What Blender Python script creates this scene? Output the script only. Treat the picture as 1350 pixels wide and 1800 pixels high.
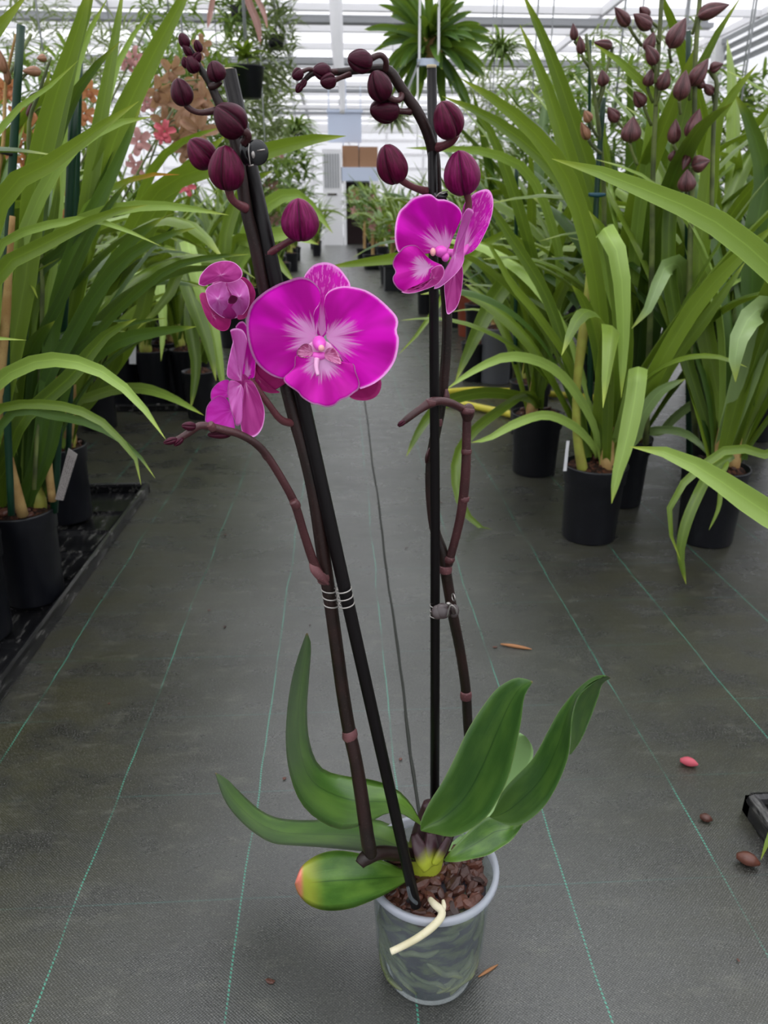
import bpy, math, random
from mathutils import Vector, Matrix, noise
R = random.Random(7)
for o in list(bpy.data.objects): bpy.data.objects.remove(o)
C = bpy.context.scene.collection
sc = bpy.context.scene
# ------------------------------------------------------------ camera
W, H, F = 1350, 1800, 1300.0
CH = 0.66; PITCH = math.radians(21.3); YAW = math.radians(3.1)
cd = bpy.data.cameras.new('camera'); cam = bpy.data.objects.new('camera', cd); C.objects.link(cam)
cam.location = (0, 0, CH); cam.rotation_euler = (math.pi/2 - PITCH, 0, -YAW)
cd.sensor_fit = 'VERTICAL'; cd.sensor_height = 36; cd.lens = 36*F/H; cd.clip_start = 0.02; cd.clip_end = 300
cd.dof.use_dof = True; cd.dof.focus_distance = 0.52; cd.dof.aperture_fstop = 15
sc.camera = cam
# ------------------------------------------------------------ sky: overcast daylight
w = bpy.data.worlds.new('world'); sc.world = w; w.use_nodes = True
bg = w.node_tree.nodes['Background']; bg.inputs[0].default_value = (0.93, 0.955, 1.0, 1); bg.inputs[1].default_value = 1.0
_nt = w.node_tree; _tc = _nt.nodes.new('ShaderNodeTexCoord'); _sp = _nt.nodes.new('ShaderNodeSeparateXYZ'); _mr = _nt.nodes.new('ShaderNodeMapRange')
_nt.links.new(_tc.outputs['Generated'], _sp.inputs[0]); _nt.links.new(_sp.outputs[2], _mr.inputs[0]); _mr.inputs[1].default_value = 0.0; _mr.inputs[2].default_value = 1.0; _mr.inputs[3].default_value = 0.62; _mr.inputs[4].default_value = 2.9
_nt.links.new(_mr.outputs[0], bg.inputs[1])  # overcast sky: brighter towards the zenith
sd = bpy.data.lights.new('sun', 'SUN'); sun = bpy.data.objects.new('sun', sd); C.objects.link(sun)
sd.energy = 1.5; sd.angle = math.radians(28); sd.color = (1, 0.98, 0.94); sun.rotation_euler = (math.radians(12), math.radians(-16), 0)
sc.view_settings.view_transform = 'Standard'; sc.view_settings.look = 'None'
sc.view_settings.exposure = 0.3; sc.view_settings.gamma = 1; sc.view_settings.use_curve_mapping = False
# ------------------------------------------------------------ projection helpers: pixel -> real point at forward distance Y
cp, sp_, cy, sy = math.cos(PITCH), math.sin(PITCH), math.cos(YAW), math.sin(YAW)
def ray(px, py):
    a = (px-675)/F; b = (900-py)/F
    yr = cp + b*sp_; z = -sp_ + b*cp
    return Vector((a*cy + yr*sy, -a*sy + yr*cy, z))
def at(px, py, Y):
    r = ray(px, py); return Vector((0, 0, CH)) + r*(Y/r.y)
def depth(p):
    yr = p.x*sy + p.y*cy; return yr*cp - (p.z-CH)*sp_
def m_per_px(p): return depth(p)/F
CAM = Vector((0, 0, CH))
# ------------------------------------------------------------ materials
def mat(name, col, rough=0.5, spec=0.5, build=None, metal=0):
    m = bpy.data.materials.new(name); m.use_nodes = True
    nt = m.node_tree; b = nt.nodes['Principled BSDF']
    b.inputs['Base Color'].default_value = (*col, 1); b.inputs['Roughness'].default_value = rough
    b.inputs['Specular IOR Level'].default_value = spec; b.inputs['Metallic'].default_value = metal
    if build: build(nt, b)
    return m
def N(nt, t, **kw):
    n = nt.nodes.new(t)
    for k, v in kw.items():
        if isinstance(k, str) and hasattr(n, k): setattr(n, k, v)
    return n
def ins(n, i, v): n.inputs[i].default_value = v
def math_(nt, op, a, b=None, c=None, clamp=False):
    n = nt.nodes.new('ShaderNodeMath'); n.operation = op; n.use_clamp = clamp
    for i, v in enumerate((a, b, c)):
        if v is None: continue
        if isinstance(v, (int, float)): n.inputs[i].default_value = v
        else: nt.links.new(v, n.inputs[i])
    return n.outputs[0]
def mix(nt, f, a, b, blend='MIX'):
    n = nt.nodes.new('ShaderNodeMix'); n.data_type = 'RGBA'; n.blend_type = blend
    for i, v in ((0, f), (6, a), (7, b)):
        if isinstance(v, (int, float)): n.inputs[i].default_value = v
        elif isinstance(v, tuple): n.inputs[i].default_value = (*v, 1) if len(v) == 3 else v
        else: nt.links.new(v, n.inputs[i])
    return n.outputs[2]
def sstep(nt, v, lo, hi):
    n = nt.nodes.new('ShaderNodeMapRange'); n.interpolation_type = 'SMOOTHSTEP'
    nt.links.new(v, n.inputs[0]); n.inputs[1].default_value = lo; n.inputs[2].default_value = hi
    return n.outputs[0]
def noise_(nt, vec, scale, detail=3, rough=0.5):
    n = nt.nodes.new('ShaderNodeTexNoise'); n.inputs['Scale'].default_value = scale
    n.inputs['Detail'].default_value = detail; n.inputs['Roughness'].default_value = rough
    if vec is not None: nt.links.new(vec, n.inputs['Vector'])
    return n.outputs[0]
def scaled(nt, vec, s, loc=(0, 0, 0)):
    n = nt.nodes.new('ShaderNodeMapping'); n.inputs['Scale'].default_value = s; n.inputs['Location'].default_value = loc
    nt.links.new(vec, n.inputs['Vector']); return n.outputs[0]
def objco(nt): return nt.nodes.new('ShaderNodeTexCoord').outputs['Object']
def uvco(nt): return nt.nodes.new('ShaderNodeTexCoord').outputs['UV']
def sepxyz(nt, v):
    n = nt.nodes.new('ShaderNodeSeparateXYZ'); nt.links.new(v, n.inputs[0]); return n.outputs
def bump(nt, b, h, strength=0.3, dist=0.001):
    n = nt.nodes.new('ShaderNodeBump'); n.inputs['Strength'].default_value = strength; n.inputs['Distance'].default_value = dist
    nt.links.new(h, n.inputs['Height']); nt.links.new(n.outputs[0], b.inputs['Normal'])
def translucent(nt, b, f, colsock=None, col=(0.3, 0.5, 0.1)):
    t = nt.nodes.new('ShaderNodeBsdfTranslucent'); mx = nt.nodes.new('ShaderNodeMixShader')
    if colsock is not None: nt.links.new(colsock, t.inputs[0])
    else: t.inputs[0].default_value = (*col, 1)
    mx.inputs[0].default_value = f
    out = nt.nodes['Material Output']
    nt.links.new(b.outputs[0], mx.inputs[1]); nt.links.new(t.outputs[0], mx.inputs[2]); nt.links.new(mx.outputs[0], out.inputs[0])

def leaf_build(dark, light, tip=(0.35, 0.42, 0.05), trans=0.3, tipw=0.93):
    def f(nt, b):
        uv = uvco(nt); x, y, _ = sepxyz(nt, uv)
        r = nt.nodes.new('ShaderNodeObjectInfo').outputs['Random']
        fine = noise_(nt, scaled(nt, uv, (60, 1.2, 1)), 1, 2)
        big = noise_(nt, scaled(nt, uv, (1, 5, 1)), 1, 2)
        c = mix(nt, r, dark, light)
        c = mix(nt, math_(nt, 'MULTIPLY', sstep(nt, fine, 0.35, 0.7), 0.35), c, light)
        c = mix(nt, math_(nt, 'MULTIPLY', sstep(nt, big, 0.45, 0.8), 0.35), c, tuple(v*0.7 for v in dark))
        vein = math_(nt, 'ABSOLUTE', math_(nt, 'SUBTRACT', x, 0.5))
        c = mix(nt, math_(nt, 'MULTIPLY', math_(nt, 'SUBTRACT', 1, sstep(nt, vein, 0.0, 0.05)), 0.35), c, tuple(min(1, v*1.6) for v in light))
        c = mix(nt, math_(nt, 'MULTIPLY', sstep(nt, vein, 0.46, 0.5), 0.5), c, tuple(min(1, v*1.7) for v in light))
        c = mix(nt, math_(nt, 'MULTIPLY', sstep(nt, y, tipw, 1.0), 0.8), c, tip)
        nt.links.new(c, b.inputs['Base Color'])
        bump(nt, b, fine, 0.25, 0.0006)
        translucent(nt, b, trans, mix(nt, 0.5, c, (0.35, 0.5, 0.03)))
    return f
M = {}
M['strap'] = mat('strap_leaf_green', (0.1, 0.2, 0.03), 0.36, 0.5, leaf_build((0.050, 0.098, 0.008), (0.165, 0.250, 0.024), trans=0.2))
M['strap_dark'] = mat('strap_leaf_dark', (0.1, 0.2, 0.03), 0.4, 0.45, leaf_build((0.020, 0.052, 0.008), (0.060, 0.125, 0.016), trans=0.15))
M['strap_light'] = mat('strap_leaf_light', (0.1, 0.2, 0.03), 0.34, 0.5, leaf_build((0.22, 0.34, 0.055), (0.31, 0.45, 0.10), trans=0.2))  # light green, made paler to carry the highlights on upper leaf surfaces
M['strap_pale'] = mat('strap_leaf_pale', (0.1, 0.2, 0.03), 0.3, 0.6, leaf_build((0.17, 0.26, 0.09), (0.25, 0.36, 0.13), trans=0.15))
M['strap_burnt'] = mat('strap_leaf_burnt_tip', (0.1, 0.2, 0.03), 0.36, 0.5, leaf_build((0.13, 0.24, 0.03), (0.2, 0.34, 0.05), tip=(0.6, 0.12, 0.01), tipw=0.80))
M['bg_leaf'] = mat('background_leaf', (0.1, 0.2, 0.03), 0.4, 0.4, leaf_build((0.08, 0.15, 0.045), (0.2, 0.29, 0.09), trans=0.3))
M['bg_grey'] = mat('greygreen_leaf', (0.1, 0.2, 0.03), 0.45, 0.4, leaf_build((0.15, 0.2, 0.10), (0.30, 0.34, 0.2), trans=0.25))
M['fern'] = mat('staghorn_leaf', (0.1, 0.2, 0.03), 0.4, 0.4, leaf_build((0.03, 0.085, 0.02), (0.10, 0.19, 0.03), trans=0.25))
M['redleaf'] = mat('red_leaf', (0.2, 0.05, 0.05), 0.35, 0.5, leaf_build((0.16, 0.05, 0.045), (0.3, 0.13, 0.11), tip=(0.3, 0.05, 0.04), trans=0.15))
def orchid_leaf(nt, b):
    uv = uvco(nt); x, y, _ = sepxyz(nt, uv); oc = objco(nt)
    n1 = noise_(nt, scaled(nt, uv, (3, 4, 1)), 1, 3); n2 = noise_(nt, scaled(nt, uv, (40, 2, 1)), 1, 2); n3 = noise_(nt, oc, 900, 2)
    c = mix(nt, sstep(nt, n1, 0.35, 0.7), (0.050, 0.130, 0.018), (0.115, 0.235, 0.034))
    c = mix(nt, math_(nt, 'MULTIPLY', sstep(nt, n2, 0.5, 0.75), 0.3), c, (0.11, 0.26, 0.05))
    c = mix(nt, math_(nt, 'MULTIPLY', sstep(nt, n3, 0.62, 0.72), 0.25), c, (0.15, 0.3, 0.1))
    c = mix(nt, math_(nt, 'MULTIPLY', math_(nt, 'SUBTRACT', 1, sstep(nt, y, 0.0, 0.3)), 0.55), c, (0.16, 0.30, 0.03))
    vein = math_(nt, 'ABSOLUTE', math_(nt, 'SUBTRACT', x, 0.5))
    c = mix(nt, math_(nt, 'MULTIPLY', math_(nt, 'SUBTRACT', 1, sstep(nt, vein, 0.0, 0.022)), 0.75), c, (0.014, 0.055, 0.008))
    c = mix(nt, math_(nt, 'MULTIPLY', sstep(nt, vein, 0.475, 0.5), 0.7), c, (0.3, 0.42, 0.12))
    c = mix(nt, sstep(nt, y, 0.985, 1.0), c, (0.35, 0.2, 0.1))
    nt.links.new(c, b.inputs['Base Color']); bump(nt, b, n2, 0.12, 0.0006)
    translucent(nt, b, 0.12, mix(nt, 0.5, c, (0.3, 0.5, 0.03)))
M['oleaf'] = mat('moth_orchid_leaf', (0.05, 0.2, 0.03), 0.30, 0.6, orchid_leaf)
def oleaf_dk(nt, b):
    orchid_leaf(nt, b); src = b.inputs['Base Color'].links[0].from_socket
    nt.links.new(mix(nt, 0.55, src, (0.012, 0.045, 0.010)), b.inputs['Base Color'])  # shade on the camera-facing leaves mixed into the leaf green
M['oleaf_shaded'] = mat('moth_orchid_leaf_shaded', (0.05, 0.2, 0.03), 0.42, 0.35, oleaf_dk)
def oleaf_red(nt, b):
    orchid_leaf(nt, b); uv = uvco(nt); _, y, _ = sepxyz(nt, uv)
    src = b.inputs['Base Color'].links[0].from_socket
    c = mix(nt, sstep(nt, y, 0.66, 0.84), src, (0.36, 0.40, 0.05)); c = mix(nt, sstep(nt, y, 0.84, 0.90), c, (0.75, 0.22, 0.16))
    nt.links.new(c, b.inputs['Base Color'])
M['oleaf_red'] = mat('moth_orchid_leaf_pink_tip', (0.05, 0.2, 0.03), 0.38, 0.45, oleaf_red)
M['oleaf_pale'] = mat('moth_orchid_leaf_glossy', (0.22, 0.38, 0.13), 0.35, 0.6)
def crown_b(nt, b):
    z = sepxyz(nt, uvco(nt))[1]; n = noise_(nt, objco(nt), 60, 3)
    c = mix(nt, sstep(nt, math_(nt, 'ADD', z, math_(nt, 'MULTIPLY', n, 0.4)), 0.4, 0.8), (0.33, 0.38, 0.03), (0.035, 0.01, 0.015))
    nt.links.new(c, b.inputs['Base Color'])
M['crown'] = mat('orchid_crown', (0.2, 0.25, 0.03), 0.4, 0.5, crown_b)

def petal_build(white=0.30, dark=(0.56, 0.0, 0.40), bright=(0.86, 0.002, 0.70), mott=0.0, rim=True, back=False, seed=0.0):
    def f(nt, b):
        uv = uvco(nt); x, y, _ = sepxyz(nt, uv)
        streak = noise_(nt, scaled(nt, uv, (46, 1.6, 1), (seed, 0, 0)), 1, 3, 0.6)
        broad = noise_(nt, scaled(nt, uv, (9, 1.0, 1), (seed, 3, 0)), 1, 2)
        c = mix(nt, sstep(nt, broad, 0.35, 0.68), dark, bright)
        if mott: c = mix(nt, math_(nt, 'MULTIPLY', sstep(nt, noise_(nt, scaled(nt, uv, (60, 9, 1)), 1, 2), 0.5, 0.62), math_(nt, 'MULTIPLY', sstep(nt, y, 0.35, 0.8), mott)), c, (0.85, 0.25, 0.75))
        # pale throat with jagged streaks running outwards
        v = math_(nt, 'ADD', y, math_(nt, 'MULTIPLY', math_(nt, 'SUBTRACT', streak, 0.5), -0.75))
        v = math_(nt, 'ADD', v, math_(nt, 'MULTIPLY', math_(nt, 'SUBTRACT', broad, 0.5), -0.5))
        c = mix(nt, math_(nt, 'MULTIPLY', math_(nt, 'SUBTRACT', 1, sstep(nt, v, white-0.16, white+0.14)), 0.95), c, (0.84, 0.50, 0.80))
        if rim: c = mix(nt, math_(nt, 'MULTIPLY', sstep(nt, math_(nt, 'ADD', y, math_(nt, 'MULTIPLY', streak, 0.02)), 0.968, 0.99), 0.85), c, (0.92, 0.48, 0.86))
        nt.links.new(c, b.inputs['Base Color']); bump(nt, b, streak, 0.2, 0.0006)
        translucent(nt, b, 0.42, mix(nt, 0.3, c, (0.95, 0.0, 0.75)))
    return f
M['petal'] = mat('magenta_petal', (0.6, 0, 0.45), 0.5, 0.3, petal_build(0.36))
M['petal2'] = mat('magenta_petal_b', (0.6, 0, 0.45), 0.5, 0.3, petal_build(0.30, seed=5))
M['lip'] = mat('magenta_lip', (0.6, 0, 0.45), 0.5, 0.3, petal_build(0.40, (0.62, 0.0, 0.42), (0.8, 0.01, 0.6), seed=9))
M['sepal'] = mat('mottled_sepal', (0.6, 0, 0.45), 0.5, 0.3, petal_build(0.34, mott=0.7, seed=2))
M['pback'] = mat('petal_reverse', (0.45, 0.03, 0.28), 0.5, 0.3, petal_build(0.02, (0.40, 0.02, 0.23), (0.60, 0.08, 0.40), seed=4))
M['pback_light'] = mat('petal_reverse_light', (0.6, 0.15, 0.5), 0.5, 0.3, petal_build(0.1, (0.60, 0.10, 0.46), (0.72, 0.20, 0.62), seed=6))
M['psep'] = mat('sepal_reverse', (0.3, 0.02, 0.12), 0.5, 0.3, petal_build(0.0, (0.33, 0.01, 0.13), (0.46, 0.02, 0.20), rim=False, seed=3))
M['column'] = mat('pink_column', (0.75, 0.10, 0.55), 0.35, 0.4)
M['anther'] = mat('cream_anther', (0.85, 0.42, 0.42), 0.4, 0.4)
M['callus'] = mat('pale_pink_callus', (0.80, 0.40, 0.66), 0.4, 0.3)
M['plain'] = mat('plain_magenta_lobe', (0.6, 0, 0.45), 0.5, 0.3, petal_build(0.02, (0.60, 0.02, 0.46), (0.72, 0.06, 0.62), seed=8))
M['lobe'] = mat('dusky_side_lobe', (0.55, 0.16, 0.33), 0.5, 0.3, lambda nt, b: nt.links.new(mix(nt, sstep(nt, noise_(nt, scaled(nt, uvco(nt), (30, 2, 1)), 1, 2), 0.45, 0.6), (0.62, 0.22, 0.42), (0.36, 0.05, 0.17)), b.inputs['Base Color']))
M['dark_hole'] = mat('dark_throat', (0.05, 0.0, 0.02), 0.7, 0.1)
def bud_b(a, c2):
    def f(nt, b):
        uv = uvco(nt); _, y, _ = sepxyz(nt, uv)
        s = noise_(nt, scaled(nt, uv, (40, 3, 1)), 1, 3)
        c = mix(nt, sstep(nt, s, 0.35, 0.7), a, c2)
        x3 = math_(nt, 'ABSOLUTE', math_(nt, 'SUBTRACT', math_(nt, 'FRACT', math_(nt, 'MULTIPLY', sepxyz(nt, uv)[0], 3)), 0.5))
        c = mix(nt, math_(nt, 'MULTIPLY', math_(nt, 'SUBTRACT', 1, sstep(nt, x3, 0.0, 0.07)), 0.75), c, tuple(v*0.3 for v in a))
        nt.links.new(c, b.inputs['Base Color']); bump(nt, b, s, 0.15, 0.0005)
    return f
M['bud'] = mat('maroon_bud', (0.1, 0.01, 0.04), 0.46, 0.2, bud_b((0.055, 0.001, 0.014), (0.115, 0.003, 0.038)))
M['bud_dark'] = mat('dark_maroon_bud', (0.1, 0.01, 0.04), 0.46, 0.2, bud_b((0.030, 0.001, 0.008), (0.062, 0.004, 0.019)))
M['bud_bright'] = mat('magenta_bud', (0.2, 0.02, 0.1), 0.46, 0.2, bud_b((0.105, 0.001, 0.038), (0.20, 0.006, 0.090)))
M['cbud'] = mat('cymbidium_bud', (0.16, 0.05, 0.05), 0.38, 0.45, bud_b((0.065, 0.018, 0.020), (0.15, 0.050, 0.055)))
M['cbud_tan'] = mat('tan_cymbidium_bud', (0.3, 0.15, 0.08), 0.4, 0.4, bud_b((0.22, 0.10, 0.05), (0.36, 0.18, 0.11)))
def stem_b(a, c2, speck):
    def f(nt, b):
        oc = objco(nt); n1 = noise_(nt, oc, 25, 2); n2 = noise_(nt, oc, 700, 2)
        c = mix(nt, sstep(nt, n1, 0.35, 0.65), a, c2); c = mix(nt, math_(nt, 'MULTIPLY', sstep(nt, n2, 0.58, 0.7), 0.6), c, speck)
        nt.links.new(c, b.inputs['Base Color']); bump(nt, b, n2, 0.1, 0.0004)
    return f
M['spike'] = mat('purple_brown_stem', (0.03, 0.015, 0.015), 0.45, 0.35, stem_b((0.010, 0.0060, 0.0045), (0.022, 0.009, 0.008), (0.045, 0.026, 0.02)))
M['branch'] = mat('maroon_branch', (0.07, 0.02, 0.02), 0.4, 0.4, stem_b((0.030, 0.010, 0.010), (0.060, 0.018, 0.020), (0.10, 0.045, 0.045)))
M['pedicel'] = mat('rosy_pedicel', (0.2, 0.05, 0.06), 0.4, 0.4, stem_b((0.085, 0.020, 0.028), (0.15, 0.045, 0.052), (0.2, 0.08, 0.08)))
M['branch_tip'] = mat('rosy_branch_node', (0.07, 0.02, 0.02), 0.4, 0.4, stem_b((0.060, 0.018, 0.020), (0.10, 0.034, 0.038), (0.16, 0.07, 0.07)))
M['node'] = mat('pinkish_node', (0.2, 0.08, 0.08), 0.5, 0.3, stem_b((0.085, 0.030, 0.034), (0.16, 0.065, 0.07), (0.22, 0.10, 0.10)))
M['ostake'] = mat('dark_plastic_stake', (0.003, 0.0018, 0.0022), 0.42, 0.22)
M['cut'] = mat('pale_cut_end', (0.45, 0.38, 0.25), 0.7, 0.2)
M['clip'] = mat('brown_clip_plastic', (0.035, 0.022, 0.022), 0.28, 0.6)
M['clip_black'] = mat('black_clip_plastic', (0.006, 0.006, 0.007), 0.2, 0.6)
M['wire'] = mat('wire_edge', (0.35, 0.33, 0.31), 0.3, 0.6, metal=0.7)
M['root'] = mat('cream_root', (0.55, 0.5, 0.33), 0.55, 0.3, stem_b((0.48, 0.44, 0.27), (0.66, 0.61, 0.45), (0.5, 0.5, 0.25)))
M['root_green'] = mat('olive_root', (0.1, 0.12, 0.06), 0.5, 0.4, stem_b((0.075, 0.095, 0.035), (0.18, 0.20, 0.095), (0.24, 0.26, 0.15)))
def bark_b(nt, b):
    oc = objco(nt); r = nt.nodes.new('ShaderNodeObjectInfo').outputs['Random']
    n = noise_(nt, scaled(nt, oc, (60, 250, 120)), 1, 4)
    c = mix(nt, r, (0.022, 0.009, 0.007), (0.15, 0.05, 0.03)); c = mix(nt, math_(nt, 'MULTIPLY', n, 0.7), c, (0.03, 0.012, 0.01))
    nt.links.new(c, b.inputs['Base Color']); bump(nt, b, n, 0.5, 0.001)
M['bark'] = mat('pine_bark', (0.06, 0.02, 0.015), 0.42, 0.5, bark_b)
M['soil'] = mat('dark_bark_soil', (0.03, 0.014, 0.01), 0.8, 0.2, lambda nt, b: (nt.links.new(mix(nt, sstep(nt, noise_(nt, objco(nt), 120, 4, 0.7), 0.45, 0.65), (0.012, 0.006, 0.004), (0.11, 0.04, 0.02)), b.inputs['Base Color']), bump(nt, b, noise_(nt, objco(nt), 90, 4), 1.0, 0.01)))
def clearpot(nt, b):
    b.inputs['Base Color'].default_value = (0.30, 0.33, 0.36, 1); b.inputs['Roughness'].default_value = 0.18
    t = nt.nodes.new('ShaderNodeBsdfTransparent'); t.inputs[0].default_value = (0.90, 0.93, 0.92, 1)
    mx = nt.nodes.new('ShaderNodeMixShader'); n = noise_(nt, objco(nt), 22, 4)
    f = math_(nt, 'ADD', math_(nt, 'MULTIPLY', sstep(nt, n, 0.35, 0.8), 0.12), 0.07)
    lw = nt.nodes.new('ShaderNodeLayerWeight'); lw.inputs[0].default_value = 0.35
    f = math_(nt, 'ADD', f, math_(nt, 'MULTIPLY', lw.outputs[1], 0.16))
    nt.links.new(f, mx.inputs[0]); nt.links.new(t.outputs[0], mx.inputs[1]); nt.links.new(b.outputs[0], mx.inputs[2])
    nt.links.new(mx.outputs[0], nt.nodes['Material Output'].inputs[0])
M['clearpot'] = mat('clear_pot_plastic', (0.7, 0.75, 0.8), 0.2, 0.5, clearpot)
def rimb(nt, b):
    t = nt.nodes.new('ShaderNodeBsdfTransparent'); mx = nt.nodes.new('ShaderNodeMixShader'); mx.inputs[0].default_value = 0.5
    nt.links.new(t.outputs[0], mx.inputs[1]); nt.links.new(b.outputs[0], mx.inputs[2]); nt.links.new(mx.outputs[0], nt.nodes['Material Output'].inputs[0])
M['clearrim'] = mat('clear_pot_rim', (0.50, 0.53, 0.60), 0.25, 0.5, rimb)
def rootball_b(nt, b):
    oc = objco(nt); n = noise_(nt, scaled(nt, oc, (30, 30, 70)), 1, 4, 0.6); n2 = noise_(nt, scaled(nt, oc, (45, 45, 60), (4, 2, 7)), 1, 2)
    c = mix(nt, sstep(nt, n, 0.45, 0.62), (0.030, 0.026, 0.036), (0.14, 0.16, 0.07)); c = mix(nt, math_(nt, 'MULTIPLY', sstep(nt, n2, 0.6, 0.7), 0.5), c, (0.2, 0.24, 0.16))
    nt.links.new(c, b.inputs['Base Color']); bump(nt, b, n, 0.8, 0.004)
M['rootball'] = mat('root_and_bark_mass', (0.05, 0.05, 0.03), 0.6, 0.3, rootball_b)
def blackpot(nt, b):
    n = noise_(nt, objco(nt), 40, 3); nt.links.new(mix(nt, sstep(nt, n, 0.5, 0.8), (0.0045, 0.005, 0.008), (0.009, 0.010, 0.014)), b.inputs['Base Color'])
M['pot'] = mat('black_pot_plastic', (0.01, 0.011, 0.015), 0.42, 0.45, blackpot)
M['greypot'] = mat('grey_pot_plastic', (0.12, 0.125, 0.14), 0.4, 0.4)
M['terracotta'] = mat('terracotta_pot', (0.32, 0.07, 0.035), 0.6, 0.3)
def tray_b(nt, b):
    n = noise_(nt, scaled(nt, objco(nt), (60, 12, 60)), 1, 4, 0.7)
    nt.links.new(mix(nt, sstep(nt, n, 0.50, 0.72), (0.006, 0.006, 0.007), (0.11, 0.107, 0.10)), b.inputs['Base Color']); bump(nt, b, n, 0.3, 0.002)
M['tray'] = mat('scuffed_black_tray', (0.01, 0.01, 0.01), 0.25, 0.5, tray_b)
M['gstake'] = mat('dark_green_stake', (0.003, 0.030, 0.013), 0.4, 0.4)
M['cane'] = mat('yellow_green_cane', (0.3, 0.32, 0.05), 0.45, 0.4, stem_b((0.27, 0.26, 0.05), (0.32, 0.36, 0.06), (0.35, 0.22, 0.08)))
M['tancane'] = mat('tan_dry_sheath', (0.35, 0.2, 0.08), 0.6, 0.3, stem_b((0.30, 0.17, 0.06), (0.42, 0.28, 0.11), (0.2, 0.1, 0.04)))
M['cstem'] = mat('olive_flower_stem', (0.1, 0.14, 0.05), 0.45, 0.4, stem_b((0.07, 0.09, 0.035), (0.16, 0.2, 0.06), (0.12, 0.06, 0.04)))
M['tie'] = mat('black_tie', (0.01, 0.01, 0.012), 0.4, 0.4)
M['tie_blue'] = mat('blue_tie', (0.01, 0.06, 0.09), 0.4, 0.4)
def tag_b(nt, b):
    uv = uvco(nt); x, y, _ = sepxyz(nt, uv)
    rows = math_(nt, 'FRACT', math_(nt, 'MULTIPLY', x, 5)); n = noise_(nt, scaled(nt, uv, (12, 40, 1)), 1, 3)
    f = math_(nt, 'MULTIPLY', sstep(nt, rows, 0.4, 0.5), sstep(nt, n, 0.45, 0.55))
    f = math_(nt, 'MULTIPLY', f, sstep(nt, math_(nt, 'SUBTRACT', 1, y), 0.1, 0.12))
    nt.links.new(mix(nt, math_(nt, 'MULTIPLY', f, 0.7), (0.33, 0.30, 0.29), (0.06, 0.05, 0.05)), b.inputs['Base Color'])
M['tag'] = mat('weathered_label', (0.4, 0.38, 0.36), 0.6, 0.3, tag_b)
M['whitetag'] = mat('white_label', (0.6, 0.6, 0.62), 0.5, 0.3)
M['hose'] = mat('yellow_hose', (0.62, 0.55, 0.06), 0.4, 0.4)
M['white'] = mat('white_painted_metal', (0.72, 0.72, 0.73), 0.5, 0.3)
M['grey'] = mat('grey_metal', (0.28, 0.29, 0.3), 0.5, 0.4)
M['blue'] = mat('pale_blue_panel', (0.50, 0.56, 0.68), 0.5, 0.3)
M['card'] = mat('brown_cardboard', (0.30, 0.17, 0.10), 0.8, 0.1)
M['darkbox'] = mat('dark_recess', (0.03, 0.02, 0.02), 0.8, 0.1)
def pane_b(nt, b):
    b.inputs['Base Color'].default_value = (0.85, 0.85, 0.87, 1)
    t = nt.nodes.new('ShaderNodeBsdfTransparent'); t.inputs[0].default_value = (0.97, 0.97, 0.98, 1)
    tr = nt.nodes.new('ShaderNodeBsdfTranslucent'); tr.inputs[0].default_value = (0.9, 0.88, 0.88, 1)
    m1 = nt.nodes.new('ShaderNodeMixShader'); m1.inputs[0].default_value = 0.30
    m2 = nt.nodes.new('ShaderNodeMixShader'); m2.inputs[0].default_value = 0.15
    nt.links.new(t.outputs[0], m1.inputs[1]); nt.links.new(tr.outputs[0], m1.inputs[2])
    nt.links.new(m1.outputs[0], m2.inputs[1]); nt.links.new(b.outputs[0], m2.inputs[2]); nt.links.new(m2.outputs[0], nt.nodes['Material Output'].inputs[0])
M['pane'] = mat('hazy_greenhouse_pane', (0.9, 0.9, 0.9), 0.3, 0.5, pane_b)
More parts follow.
